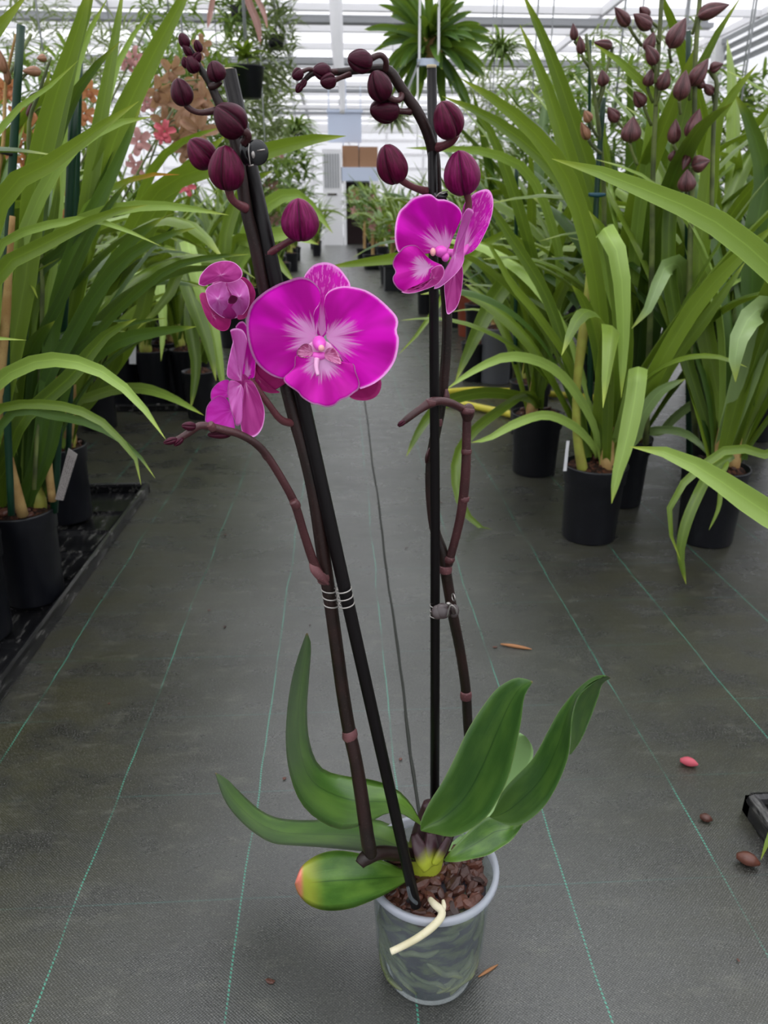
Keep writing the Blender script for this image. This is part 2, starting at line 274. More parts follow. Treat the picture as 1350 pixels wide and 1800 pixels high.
def floor_b(nt, b):
    geo = nt.nodes.new('ShaderNodeNewGeometry').outputs['Position']
    x, y, _ = sepxyz(nt, geo)
    # warp so the printed lines are not perfectly ruled
    wob = math_(nt, 'MULTIPLY', math_(nt, 'SUBTRACT', noise_(nt, scaled(nt, geo, (0.5, 3, 1)), 1, 3), 0.5), 0.02)
    xw = math_(nt, 'ADD', x, wob)
    big = noise_(nt, geo, 2.2, 5, 0.6); med = noise_(nt, scaled(nt, geo, (9, 14, 1)), 1, 5, 0.65); fine = noise_(nt, scaled(nt, geo, (500, 900, 1)), 1, 2)
    streak = noise_(nt, scaled(nt, geo, (3, 40, 1)), 1, 4, 0.6)
    c = mix(nt, sstep(nt, big, 0.35, 0.68), (0.014, 0.0135, 0.011), (0.050, 0.050, 0.045))
    centre_sheen = math_(nt, 'SUBTRACT', 1, sstep(nt, math_(nt, 'ABSOLUTE', math_(nt, 'SUBTRACT', x, 0.08)), 0.12, 0.50))  # wet sheen along the aisle centre, put into the colour as lighter grey
    c = mix(nt, math_(nt, 'MULTIPLY', math_(nt, 'MULTIPLY', centre_sheen, 0.55), math_(nt, 'ADD', big, 0.25)), c, (0.125, 0.130, 0.124))
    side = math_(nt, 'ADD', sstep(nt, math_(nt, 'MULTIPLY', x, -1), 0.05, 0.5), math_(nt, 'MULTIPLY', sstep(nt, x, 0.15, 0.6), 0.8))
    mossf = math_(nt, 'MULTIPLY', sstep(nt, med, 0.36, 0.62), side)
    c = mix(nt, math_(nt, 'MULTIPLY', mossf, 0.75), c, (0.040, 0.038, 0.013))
    c = mix(nt, math_(nt, 'MULTIPLY', sstep(nt, noise_(nt, scaled(nt, geo, (16, 40, 1)), 1, 6, 0.75), 0.52, 0.74), 0.5), c, (0.15, 0.15, 0.12))
    c = mix(nt, math_(nt, 'MULTIPLY', sstep(nt, streak, 0.5, 0.8), 0.3), c, (0.07, 0.07, 0.062))
    # woven tape texture
    wx = math_(nt, 'SINE', math_(nt, 'MULTIPLY', x, 6.2832/0.0032)); wy = math_(nt, 'SINE', math_(nt, 'MULTIPLY', y, 6.2832/0.0028))
    weave = math_(nt, 'ADD', math_(nt, 'MULTIPLY', math_(nt, 'MULTIPLY', wx, wy), 0.5), 0.5)
    c = mix(nt, math_(nt, 'MULTIPLY', weave, 0.5), c, (0.006, 0.007, 0.006))
    c = mix(nt, math_(nt, 'MULTIPLY', sstep(nt, fine, 0.55, 0.70), 0.55), c, (0.20, 0.20, 0.18))
    c = mix(nt, math_(nt, 'MULTIPLY', sstep(nt, noise_(nt, scaled(nt, geo, (300, 420, 1), (5, 5, 0)), 1, 3, 0.7), 0.52, 0.68), 0.6), c, (0.012, 0.013, 0.011))
    # green marker threads every 172 mm along the fabric, fainter ones across
    def line(co, off, per, wd):
        fr = math_(nt, 'FRACT', math_(nt, 'ADD', math_(nt, 'DIVIDE', math_(nt, 'SUBTRACT', co, off), per), 0.5))
        d = math_(nt, 'MULTIPLY', math_(nt, 'ABSOLUTE', math_(nt, 'SUBTRACT', fr, 0.5)), per)
        return math_(nt, 'SUBTRACT', 1, sstep(nt, d, wd*0.5, wd))
    dash = sstep(nt, math_(nt, 'SINE', math_(nt, 'ADD', math_(nt, 'MULTIPLY', y, 6.2832/0.0042), math_(nt, 'MULTIPLY', x, 900))), -0.9, 0.2)
    wear = sstep(nt, noise_(nt, scaled(nt, geo, (4, 7, 1), (3, 1, 0)), 1, 3), 0.36, 0.55)
    g = math_(nt, 'MULTIPLY', math_(nt, 'MULTIPLY', line(xw, -0.117, 0.1725, 0.0012), dash), math_(nt, 'ADD', math_(nt, 'MULTIPLY', wear, 0.75), 0.15))
    c = mix(nt, math_(nt, 'MULTIPLY', g, 0.8), c, (0.06, 0.33, 0.23))
    g2 = math_(nt, 'MULTIPLY', line(y, 0.74, 0.157, 0.0012), math_(nt, 'MULTIPLY', wear, 0.10))
    c = mix(nt, g2, c, (0.06, 0.3, 0.27))
    nt.links.new(c, b.inputs['Base Color'])
    rr = math_(nt, 'ADD', math_(nt, 'MULTIPLY', med, 0.40), 0.10); nt.links.new(rr, b.inputs['Roughness'])
    bh = math_(nt, 'ADD', math_(nt, 'MULTIPLY', weave, 0.5), math_(nt, 'MULTIPLY', med, 2.0))
    bump(nt, b, bh, 0.35, 0.0012)
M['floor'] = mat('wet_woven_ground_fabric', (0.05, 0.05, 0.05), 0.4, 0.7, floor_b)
M['seam'] = mat('dark_seam', (0.02, 0.022, 0.018), 0.6, 0.3)
M['flower_tan'] = mat('tan_pink_petal', (0.45, 0.25, 0.17), 0.5, 0.3, lambda nt, b: (nt.links.new(mix(nt, sstep(nt, noise_(nt, scaled(nt, uvco(nt), (30, 2, 1)), 1, 2), 0.4, 0.65), (0.36, 0.23, 0.14), (0.24, 0.10, 0.065)), b.inputs['Base Color']), translucent(nt, b, 0.3, None, (0.5, 0.3, 0.15))))
M['flower_orange'] = mat('salmon_orange_petal', (0.7, 0.25, 0.1), 0.5, 0.3, lambda nt, b: (nt.links.new(mix(nt, sstep(nt, noise_(nt, scaled(nt, uvco(nt), (25, 2, 1)), 1, 2), 0.4, 0.6), (0.55, 0.27, 0.14), (0.42, 0.13, 0.05)), b.inputs['Base Color']), translucent(nt, b, 0.35, None, (0.55, 0.25, 0.1))))
M['flower_pink'] = mat('rosy_pink_petal', (0.6, 0.12, 0.16), 0.5, 0.3, lambda nt, b: translucent(nt, b, 0.3, None, (0.6, 0.15, 0.15)))
M['flower_palepink'] = mat('pale_pink_petal', (0.55, 0.3, 0.28), 0.5, 0.3, lambda nt, b: translucent(nt, b, 0.3, None, (0.6, 0.3, 0.3)))
M['debris'] = mat('dry_bract', (0.3, 0.14, 0.06), 0.6, 0.3)
# ------------------------------------------------------------ object helpers
ROOT = {}
def put(name, me, parent=None):
    o = bpy.data.objects.new(name, me); C.objects.link(o)
    if parent is not None: o.parent = parent
    return o
def off(parent):
    while parent is not None:
        if parent.name in ROOT: return ROOT[parent.name]
        parent = parent.parent
    return Vector((0, 0, 0))
def mesh(name, verts, faces, m, uvs=None, smooth=True, o=Vector((0, 0, 0))):
    me = bpy.data.meshes.new(name); me.from_pydata([tuple(Vector(v)-o) for v in verts], [], faces); me.materials.append(m)
    if uvs:
        ul = me.uv_layers.new(name='UVMap')
        for lp in me.loops: ul.data[lp.index].uv = uvs[lp.vertex_index]
    if smooth: me.polygons.foreach_set('use_smooth', [True]*len(me.polygons))
    me.update(); return me
def mk(name, geo, m, parent=None, smooth=True):
    v, f = geo[0], geo[1]; uv = geo[2] if len(geo) > 2 else None
    return put(name, mesh(name, v, f, m, uv, smooth, off(parent)), parent)
def join(*gs):
    V, Fc, U = [], [], []
    for g in gs:
        n = len(V); V += list(g[0]); Fc += [tuple(i+n for i in f) for f in g[1]]
        U += list(g[2]) if len(g) > 2 and g[2] else [(0, 0)]*len(g[0])
    return V, Fc, U
def thing(name, label, cat, loc, group=None):
    o = bpy.data.objects.new(name, None); C.objects.link(o); o.location = loc; o.empty_display_size = 0.02
    o['label'] = label; o['category'] = cat
    if group: o['group'] = group
    ROOT[o.name] = Vector(loc); return o
def tag(o, label, cat, group=None):
    o['label'] = label; o['category'] = cat
    if group: o['group'] = group
    return o
def struct(o): o['kind'] = 'structure'; return o
def copy_tree(o, loc, rz=0, s=1, label=None, parent=None):
    kids = {}
    c = o.copy(); C.objects.link(c)
    if parent is None:
        c.location = loc; c.rotation_euler = (0, 0, rz); c.scale = (s, s, s); ROOT[c.name] = Vector(loc)
        if label: c['label'] = label
    else: c.parent = parent
    for ch in list(CH_[o.name]) if o.name in CH_ else list(o.children): copy_tree(ch, None, parent=c)
    return c
CH_ = {}
def catmull(P, n):
    P = [tuple(p) for p in P]; k = len(P[0]); Q = [P[0]]+P+[P[-1]]; out = []
    seg = len(P)-1
    for i in range(n+1):
        t = i/n*seg; j = min(int(t), seg-1); u = t-j
        a, b, c, d = Q[j], Q[j+1], Q[j+2], Q[j+3]
        out.append([0.5*(2*b[q]+(c[q]-a[q])*u+(2*a[q]-5*b[q]+4*c[q]-d[q])*u*u+(3*b[q]-a[q]-3*c[q]+d[q])*u**3) for q in range(k)])
    return out
def resample(P, n):
    P = [tuple(p) for p in P]; L = [0]
    for a, b in zip(P, P[1:]): L.append(L[-1]+math.dist(a[:3], b[:3]))
    out = []; j = 0
    for i in range(n+1):
        s = L[-1]*i/n
        while j < len(P)-2 and L[j+1] < s: j += 1
        d = L[j+1]-L[j]; u = (s-L[j])/d if d > 1e-9 else 0
        out.append([P[j][q]+(P[j+1][q]-P[j][q])*u for q in range(len(P[0]))])
    return out
def tube(pts, seg=10, n=None, cap=True, flat=1.0):
    """pts: (x,y,z,r)"""
    P = catmull(pts, n or max(6, (len(pts)-1)*4)) if len(pts) > 2 else [list(p) for p in pts]
    V, Fc, U = [], [], []; prev = None
    for i, p in enumerate(P):
        a = Vector(P[max(i-1, 0)][:3]); b = Vector(P[min(i+1, len(P)-1)][:3]); t = (b-a).normalized()
        if prev is None: prev = t.orthogonal().normalized()
        u = (prev-t*prev.dot(t)).normalized(); v = t.cross(u); prev = u
        for k in range(seg):
            an = 2*math.pi*k/seg; V.append(Vector(p[:3])+(u*math.cos(an)+v*math.sin(an)*flat)*max(p[3], 1e-5)); U.append((k/seg, i/(len(P)-1)))
    for i in range(len(P)-1):
        for k in range(seg):
            k2 = (k+1) % seg; Fc.append((i*seg+k, i*seg+k2, (i+1)*seg+k2, (i+1)*seg+k))
    if cap: Fc.append(tuple(range(seg))[::-1]); Fc.append(tuple((len(P)-1)*seg+k for k in range(seg)))
    return V, Fc, U
def pxtube(pts, Y=None, **kw):
    """pts: (px,py,Y,rpx)"""
    out = []
    for p in pts:
        q = at(p[0], p[1], p[2]); out.append((*q, p[3]*m_per_px(q)))
    return tube(out, **kw)
def lathe(c, prof, seg=32):
    V, Fc, U = [], [], []
    for i, (r, z) in enumerate(prof):
        for k in range(seg):
            a = 2*math.pi*k/seg; V.append(Vector((c[0]+r*math.cos(a), c[1]+r*math.sin(a), c[2]+z))); U.append((k/seg, i/(len(prof)-1)))
    for i in range(len(prof)-1):
        for k in range(seg):
            k2 = (k+1) % seg; Fc.append((i*seg+k, i*seg+k2, (i+1)*seg+k2, (i+1)*seg+k))
    return V, Fc, U
def box(a, b):
    x0, y0, z0 = a; x1, y1, z1 = b
    V = [(x0,y0,z0),(x1,y0,z0),(x1,y1,z0),(x0,y1,z0),(x0,y0,z1),(x1,y0,z1),(x1,y1,z1),(x0,y1,z1)]
    return [Vector(v) for v in V], [(0,3,2,1),(4,5,6,7),(0,1,5,4),(1,2,6,5),(2,3,7,6),(3,0,4,7)]
def ribbon(P, width, face=None, fold=0.18, tipf=1.0, roll=0.0, th=0.0006):
    """strap leaf along points P (x,y,z); width in metres; V-folded, with thickness"""
    L = catmull(P, max(10, (len(P)-1)*5)); L = resample(L, 16); n = len(L)-1
    V, Fc, U = [], [], []; cols = 5; pw = None
    for i, p in enumerate(L):
        p = Vector(p); a = Vector(L[max(i-1, 0)]); b = Vector(L[min(i+1, n)]); t = (b-a).normalized(); s = i/n
        fv = (face if face is not None else (CAM-p)).normalized()
        wd = t.cross(fv)
        if wd.length < 0.15 and pw is not None: wd = pw
        wd.normalize()
        if pw is not None:
            if wd.dot(pw) < 0: wd = -wd
            wd = (wd+pw*0.6).normalized()
        pw = wd; nn = wd.cross(t).normalized()
        if roll: wd2 = wd*math.cos(roll*s)+nn*math.sin(roll*s); nn = nn*math.cos(roll*s)-wd*math.sin(roll*s)
        else: wd2 = wd
        prof = (0.55+0.45*min(1, s/0.35))*min(1, (1-s)**0.60*2.15*tipf)
        hw = width*0.5*max(prof, 0.02)
        for k in range(cols):
            u = k/(cols-1)*2-1
            V.append(p+wd2*(u*hw)+nn*((abs(u)**1.3)*hw*fold*2)); U.append((k/(cols-1), s))
    for i in range(n):
        for k in range(cols-1):
            a = i*cols+k; Fc.append((a, a+1, a+cols+1, a+cols))
    return V, Fc, U
def pxleaf(pts, wpx, **kw):
    """pts: (px,py,Y) from base to tip, or a Vector; width in pixels of the photograph"""
    P = [p if isinstance(p, Vector) else at(*p) for p in pts]
    mid = P[len(P)//2]; return ribbon([tuple(p) for p in P], wpx*m_per_px(mid), **kw)
# ------------------------------------------------------------ setting
G = 60.0
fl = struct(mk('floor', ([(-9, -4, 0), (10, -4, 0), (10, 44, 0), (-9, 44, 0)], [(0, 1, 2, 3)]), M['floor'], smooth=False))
seam = []
for i in range(90):
    y = 0.60+i*i*0.0012+i*0.02; seam.append((0.080+0.0012*math.sin(i*0.6)+0.0008*R.uniform(-1, 1), y, 0.0, 0.0020+0.0008*R.random()))
sm = mk('seam', tube(seam, seg=6, n=180, flat=1.0), M['seam'], fl)
def zwall(name, p0, p1, h, nx, nz, gap=0.06):
    """greenhouse wall: bars with a pane in every bay"""
    a = Vector(p0); b = Vector(p1); d = b-a; L = d.length; d.normalize(); nrm = Vector((-d.y, d.x, 0))
    gs = []
    for i in range(nx+1):
        q = a+d*(L*i/nx); gs.append(obox(q-d*gap/2, d*gap, nrm*0.06, Vector((0, 0, h))))
    for k in range(nz+1): gs.append(obox(a+Vector((0, 0, h*k/nz-(gap if k == nz else 0))), d*L, nrm*0.05, Vector((0, 0, gap))))
    wl = struct(mk(name, join(*gs), M['white'], smooth=False))
    v, f = obox(Vector((0, 0, 0)), d*(L/nx-gap), nrm*0.01, Vector((0, 0, h/nz-gap))); me = mesh('pane', v, f, M['pane'], None, False)
    for i in range(nx):
        for k in range(nz):
            o = put('pane', me, wl); o.location = a+d*(L*i/nx+gap/2)+Vector((0, 0, h*k/nz+gap))+nrm*0.02
    return wl
def obox(o, a, b, c):
    V = [o, o+a, o+a+b, o+b, o+c, o+a+c, o+a+b+c, o+b+c]
    return V, [(0,3,2,1),(4,5,6,7),(0,1,5,4),(1,2,6,5),(2,3,7,6),(3,0,4,7)]
zwall('wall_back', (10, 42, 0), (-9, 42, 0), 5.2, 10, 8, 0.12)
zwall('wall_left', (-9, 42, 0), (-9, -4, 0), 5.2, 12, 4)
zwall('wall_right', (10, -4, 0), (10, 42, 0), 5.2, 12, 4)
bars = []
ny = 23
for i in range(ny+1):
    y = -4+46*i/ny; bars.append(box((-9, y-0.06, 5.2), (10, y+0.06, 5.34)))
    if i % 4 == 2: bars.append(box((-9, y-0.10, 4.75), (10, y+0.10, 4.87)))
for i in range(6):
    x = -9+19*i/5; bars.append(box((x-0.05, -4, 5.18), (x+0.05, 42, 5.36)))
ce = struct(mk('ceiling', join(*bars), M['white'], smooth=False))
me = mesh('pane', *box((0, 0, 0), (3.7, 1.88, 0.01)), M['pane'], None, False)
for i in range(ny):
    for k in range(5):
        o = put('pane', me, ce); o.location = (-9+3.8*k+0.05, -4+2*i+0.06, 5.36)
# grey shade bars hanging under the far roof
for i, (yy, zz) in enumerate(((14, 4.3), (18, 4.55), (22, 4.5), (27, 4.6), (33, 4.7))):
    struct(mk('shade_bar_%d' % (i+1), join(box((-7, yy, zz), (8, yy+0.25, zz+0.09)), box((-7, yy+0.3, zz+0.16), (8, yy+0.36, zz+0.2)), *[box((x, yy+0.1, zz), (x+0.04, yy+0.14, 5.22)) for x in (-6.5, 0, 7.4)], *[box((x, yy, zz+0.08), (x+0.05, yy+0.36, zz+0.17)) for x in (-6.5, 0, 7.4)]), M['grey'], smooth=False))
# tall white pipe in the middle of the roof
p = at(600, 200, 17.5)
tag(mk('downpipe', join(tube([(p.x+0.02, 17.5, p.z, 0.05), (p.x+0.02, 17.5, p.z+0.5, 0.07), (p.x-0.05, 17.5, p.z+1.1, 0.12), (p.x-0.08, 17.5, 5.3, 0.14)], seg=14)), M['white']), 'white sleeve hanging from the roof above the end of the aisle', 'pipe')
# grey glazing rail high on the right
ra = at(1268, 82, 5.2)
rl = thing('glazing_rail', 'grey slatted glazing ledge at the top right corner behind the budded plants', 'rail', tuple(ra))
for k in range(4):
    a = at(1268+4*k, 78+14*k, 5.2); b = at(1480, -28+14*k+6*k, 4.2); d = b-a; mk('slat', obox(a, d, Vector((0.02, 0.25, 0.01)), Vector((0, 0, 0.03))), M['grey'], rl, smooth=False)
mk('post', box((ra.x-0.03, 5.2, 0), (ra.x+0.03, 5.26, ra.z+0.05)), M['white'], rl, smooth=False)

# ------------------------------------------------------------ the moth orchid
PX, PY, PH, PR, PB = 0.07, 0.5, 0.125, 0.059, 0.045
orc = thing('potted_orchid', 'magenta moth orchid with two tall dark spikes in a clear plastic pot in the foreground', 'orchid', (PX, PY, 0))
c0 = (PX, PY, 0)
mk('pot', lathe(c0, [(0.001, 0.004), (0.034, 0.004), (0.037, 0.0), (0.041, 0.0), (PB-0.001, 0.004), (PB+0.0045, 0.03), (PR-0.006, 0.098), (PR-0.0035, 0.106), (PR-0.003, 0.118), (PR-0.0042, 0.118), (PR-0.0048, 0.106), (PR-0.0075, 0.098), (PB+0.003, 0.03), (PB-0.003, 0.007), (0.001, 0.007)], 64), M['clearpot'], orc)['label'] = 'clear plastic pot wall'
mk('pot_rim', lathe(c0, [(PR-0.0042, 0.117), (PR-0.004, 0.1255), (PR, 0.1265), (PR+0.0012, 0.124), (PR+0.0008, 0.120), (PR-0.002, 0.1165), (PR-0.0042, 0.117)], 64), M['clearrim'], orc)['label'] = 'pale rolled rim'
def rb():
    v, f, u = lathe(c0, [(0.001, 0.009), (PB-0.008, 0.009), (PB-0.004, 0.014), (PB, 0.03), (PR-0.013, 0.09), (PR-0.009, 0.101), (PR-0.012, 0.104), (0.03, 0.106), (0.001, 0.106)], 48)
    v = [p+Vector((noise.noise(p*90), noise.noise(p*90+Vector((9, 0, 0))), 0))*0.0018 for p in v]; return v, f, u
mk('potting_mix', rb(), M['rootball'], orc)
for i in range(46):
    a0 = R.uniform(0, 6.28); z0 = R.uniform(0.012, 0.085); tl = R.uniform(-0.45, 0.45); pts = []
    for k in range(6):
        z = min(0.092, max(0.012, z0+tl*0.03*k*0.5+R.uniform(-0.003, 0.003))); rr = PB-0.0005+(PR-0.0105-PB)*z/0.09+R.uniform(-0.001, 0.0004)
        a = a0+k*0.17; pts.append((PX+rr*math.cos(a), PY+rr*math.sin(a), z, R.uniform(0.0018, 0.0034) if k not in (0, 5) else 0.0012))
    mk('inner_root', tube(pts, seg=6, n=12), M['root_green'], orc)
def chip_mesh(i):
    r = random.Random(i); v, f = box((-0.5, -0.5, -0.5), (0.5, 0.5, 0.5))
    # bevel-like: 2 rings of irregular octagon
    V, Fc = [], []; s = (r.uniform(0.007, 0.012), r.uniform(0.004, 0.0065), r.uniform(0.0022, 0.0038))
    for z, sc_ in ((-1, 0.7), (-0.4, 1), (0.5, 0.95), (1, 0.6)):
        for k in range(7):
            a = k/7*6.283+r.uniform(-0.2, 0.2); q = sc_*r.uniform(0.85, 1.12)
            V.append(Vector((math.cos(a)*s[0]*q, math.sin(a)*s[1]*q, z*s[2]*r.uniform(0.8, 1.2))))
    for j in range(3):
        for k in range(7): Fc.append((j*7+k, j*7+(k+1) % 7, (j+1)*7+(k+1) % 7, (j+1)*7+k))
    Fc += [tuple(range(6, -1, -1)), tuple(range(21, 28))]
    return mesh('bark_chip', V, Fc, M['bark'], None, False)
chips = [chip_mesh(i) for i in range(9)]
for i in range(150):
    rr = (PR-0.012)*math.sqrt(R.random()); a = R.uniform(0, 6.28)
    o = put('bark_chip', R.choice(chips), orc); o.location = (rr*math.cos(a), rr*math.sin(a), 0.107+R.uniform(0, 0.006)); o.rotation_euler = (R.uniform(-0.5, 0.5), R.uniform(-0.5, 0.5), R.uniform(0, 6.28)); q = R.uniform(0.6, 1.05); o.scale = (q, q, q)
# root over the rim
rt = mk('aerial_root', join(pxtube([(756, 1581, .462, 5), (764, 1590, .455, 6.5), (776, 1601, .448, 7), (774, 1614, .442, 7), (757, 1632, .436, 7), (735, 1648, .432, 6.5), (712, 1661, .430, 6.3), (687, 1673, .428, 6)], seg=10), pxtube([(779, 1583, .458, 3), (780, 1593, .452, 4.5), (776, 1604, .447, 5)], seg=8)), M['root'], orc)
rt['label'] = 'cream aerial root over the rim'
# crown
mk('crown', join(tube([(PX-0.006, PY+0.012, 0.105, 0.016), (PX-0.004, PY+0.014, 0.125, 0.017), (PX-0.002, PY+0.018, 0.15, 0.013), (PX, PY+0.02, 0.175, 0.007)], seg=14), pxtube([(752, 1524, .487, 13), (745, 1508, .488, 17), (736, 1488, .492, 14), (728, 1465, .5, 7)], seg=12, flat=0.5), pxtube([(765, 1518, .487, 10), (775, 1500, .49, 14), (788, 1475, .5, 10)], seg=12, flat=0.5), pxtube([(756, 1520, .49, 14), (757, 1495, .495, 20), (757, 1465, .505, 12)], seg=12, flat=0.6)), M['crown'], orc)
def strip(A, B, YA, YB, fold=0.0, midf=0.5, n=28, cols=9, bulge=0.0, th=0.0011):
    """leaf between two traced edges; YA/YB (base, middle, tip) forward distances; both edges run base to tip"""
    def edge(E, Y):
        E3 = catmull([(e[0], e[1], 0) for e in E], (len(E)-1)*6); E3 = resample(E3, n); out = []
        for i, e in enumerate(E3):
            s = i/n; y = (Y[0]*(1-s)*(1-2*s)+4*Y[1]*s*(1-s)+Y[2]*s*(2*s-1)); out.append((e[0], e[1], y))
        return out
    a = edge(A, YA); b = edge(B, YB); V, Fc, U = [], [], []
    for side in (0, 1):
        for i in range(n+1):
            for k in range(cols):
                u = k/(cols-1); uu = u
                # push the midrib
                q = (u/midf*0.5 if u < midf else 0.5+(u-midf)/(1-midf)*0.5)
                f = 1-abs(2*q-1)**1.2
                px = a[i][0]*(1-u)+b[i][0]*u; py = a[i][1]*(1-u)+b[i][1]*u; y = a[i][2]*(1-u)+b[i][2]*u
                wpx = math.hypot(a[i][0]-b[i][0], a[i][1]-b[i][1]); wm = wpx*0.5*y/F*1.1
                y2 = y+f*fold*wm*2-math.sin(math.pi*u)*bulge*wm*2+side*th*(math.sin(math.pi*u)**0.5)*min(1, 4*(1-i/n)+0.05)
                V.append(at(px, py, y2)); U.append((q, i/n))
    m = (n+1)*cols
    for i in range(n):
        for k in range(cols-1):
            p0 = i*cols+k; Fc.append((p0, p0+1, p0+cols+1, p0+cols)); Fc.append((m+p0, m+p0+cols, m+p0+cols+1, m+p0+1))
    for i in range(n):
        for k in (0, cols-1):
            p0 = i*cols+k; Fc.append((p0, p0+cols, m+p0+cols, m+p0))
    return V, Fc, U
def oleaf(A, B, YA, YB, m='oleaf', label=None, **kw):
    o = mk('leaf', strip(A, B, YA, YB, **kw), M[m], orc)
    if label: o['label'] = label
    return o
# tall curved leaf on the left
oleaf([(741, 1447), (726, 1418), (706, 1394), (682, 1379), (646, 1369), (608, 1364), (572, 1354), (553, 1332), (542, 1290), (540, 1240), (544, 1184), (547, 1135), (541, 1113)],
      [(743, 1453), (722, 1440), (700, 1428), (679, 1430), (646, 1447), (602, 1459), (560, 1442), (528, 1410), (509, 1360), (502, 1300), (507, 1228), (519, 1169), (538, 1113)],
      (.505, .56, .50), (.495, .452, .485), fold=0.42, midf=0.42, label='tall left leaf curving upright')
# long low leaf to the left
oleaf([(735, 1500), (716, 1478), (691, 1453), (664, 1441), (620, 1438), (560, 1441), (516, 1441), (483, 1436), (454, 1421), (424, 1394), (400, 1370), (379, 1358)],
      [(728, 1512), (706, 1503), (670, 1499), (631, 1496), (590, 1492), (557, 1489), (510, 1486), (475, 1481), (440, 1459), (412, 1432), (392, 1402), (378, 1359)],
      (.51, .60, .63), (.485, .505, .585), fold=0.30, midf=0.55)
# low oval leaf resting beside the pot
oleaf([(722, 1535), (700, 1524), (676, 1514), (650, 1505), (617, 1497), (587, 1495), (557, 1503), (530, 1523), (519, 1550)],
      [(722, 1545), (705, 1556), (685, 1568), (661, 1580), (617, 1597), (575, 1601), (545, 1592), (525, 1573), (518, 1554)],
      (.488, .498, .482), (.462, .452, .455), m='oleaf_red', fold=0.22, label='low oval leaf with a pink tip')
# big dark leaf pointing up on the right
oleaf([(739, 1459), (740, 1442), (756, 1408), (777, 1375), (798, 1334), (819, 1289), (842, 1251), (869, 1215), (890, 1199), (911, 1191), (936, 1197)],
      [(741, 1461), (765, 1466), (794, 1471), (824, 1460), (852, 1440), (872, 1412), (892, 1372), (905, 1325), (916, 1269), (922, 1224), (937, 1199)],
      (.49, .49, .475), (.49, .455, .465), m='oleaf_shaded', fold=0.34, midf=0.5, label='large dark leaf pointing up to the right')
# folded leaf on the far right with its rolled-over flap
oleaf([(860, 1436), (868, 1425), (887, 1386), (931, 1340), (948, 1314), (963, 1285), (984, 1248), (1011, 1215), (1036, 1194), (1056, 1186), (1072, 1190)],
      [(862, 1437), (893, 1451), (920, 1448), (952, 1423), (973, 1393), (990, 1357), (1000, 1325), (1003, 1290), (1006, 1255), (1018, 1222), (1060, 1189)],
      (.50, .50, .51), (.50, .475, .49), m='oleaf_shaded', bulge=0.12, fold=0.2)
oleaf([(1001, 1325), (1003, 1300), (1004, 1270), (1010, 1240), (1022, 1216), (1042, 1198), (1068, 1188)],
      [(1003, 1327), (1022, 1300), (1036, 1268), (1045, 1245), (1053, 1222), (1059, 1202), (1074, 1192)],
      (.492, .488, .492), (.51, .53, .515), m='oleaf_shaded', fold=0.05, label='rolled-over inner face of the right leaf')
oleaf([(780, 1512), (792, 1496), (815, 1470), (838, 1448), (862, 1434), (890, 1440), (919, 1446)],
      [(784, 1515), (805, 1515), (830, 1510), (858, 1503), (880, 1490), (900, 1476), (919, 1450)],
      (.495, .50, .50), (.49, .485, .49), fold=0.1)
oleaf([(780, 1492), (810, 1468), (842, 1440), (865, 1415), (878, 1380), (885, 1340), (893, 1310), (902, 1296), (913, 1288), (922, 1293)],
      [(784, 1498), (818, 1486), (850, 1462), (875, 1432), (895, 1398), (915, 1370), (930, 1348), (937, 1330), (936, 1312), (924, 1294)],
      (.525, .575, .575), (.52, .57, .57), m='oleaf_pale', label='pale back leaf')
# stakes
def pxt(p, Y): q = at(p[0], p[1], Y); return (q.x, q.y, q.z, p[2]*m_per_px(q))
st1 = mk('stake', tube([pxt((731, 1592, 9.5), .455), pxt((566, 857, 12.5), .487), pxt((402, 124, 14), .50)], seg=14, n=4), M['ostake'], orc)
q = at(402, 125, .50); mk('cut_end', join(tube([(q.x, q.y, q.z-0.0005, 0.0042), (q.x, q.y, q.z+0.0012, 0.0044)], seg=12)), M['cut'], st1)
mk('stake_foot', pxtube([(717, 1560, .450, 3), (722, 1578, .449, 3.4), (733, 1588, .449, 3)], seg=8), M['clearpot'], st1)
st2 = mk('stake', tube([pxt((764, 1440, 8), .535), pxt((765, 900, 8.5), .52), pxt((759, 120, 8.5), .505)], seg=14, n=4), M['ostake'], orc)
q = at(758.5, 120, .505); mk('cut_end', tube([(q.x, q.y, q.z-0.0002, 0.0029), (q.x, q.y, q.z+0.0016, 0.0030)], seg=12), M['cut'], st2)
# flower spikes
sl = mk('flower_spike', join(pxtube([(735, 1503, .50, 11), (700, 1501, .488, 12), (668, 1499, .474, 12), (643, 1508, .468, 13), (632, 1520, .464, 9)], seg=14),
    pxtube([(652, 1502, .468, 11), (648, 1485, .468, 13), (644, 1460, .47, 12.5), (634, 1390, .475, 12.5), (625, 1335, .478, 12), (614, 1285, .482, 12), (603, 1220, .485, 12), (592, 1140, .487, 12), (581, 1060, .488, 12), (569, 980, .488, 12.5), (553, 870, .49, 13), (535, 790, .492, 13), (512, 710, .495, 13), (486, 600, .497, 12.5), (464, 505, .497, 12), (449, 430, .495, 12), (433, 370, .493, 11), (424, 310, .492, 11), (412, 245, .492, 10), (396, 205, .492, 9), (380, 170, .492, 8), (367, 142, .492, 7), (352, 120, .492, 6), (340, 95, .492, 5), (322, 68, .492, 4)], seg=14, n=110)), M['spike'], orc)
for (x, y, Y, r, dy) in ((615, 1290, .482, 14, 7), (571, 1012, .488, 13.3, 10)):
    mk('node', pxtube([(x-1, y+dy, Y, r*0.93), (x, y, Y-0.0005, r), (x-2, y-dy, Y, r*0.9)], seg=14), M['node'], sl)
mk('bract', pxtube([(578, 1028, .478, 2), (566, 1016, .476, 8), (553, 1000, .476, 9), (549, 985, .478, 6)], seg=10, flat=0.6), M['node'], sl)
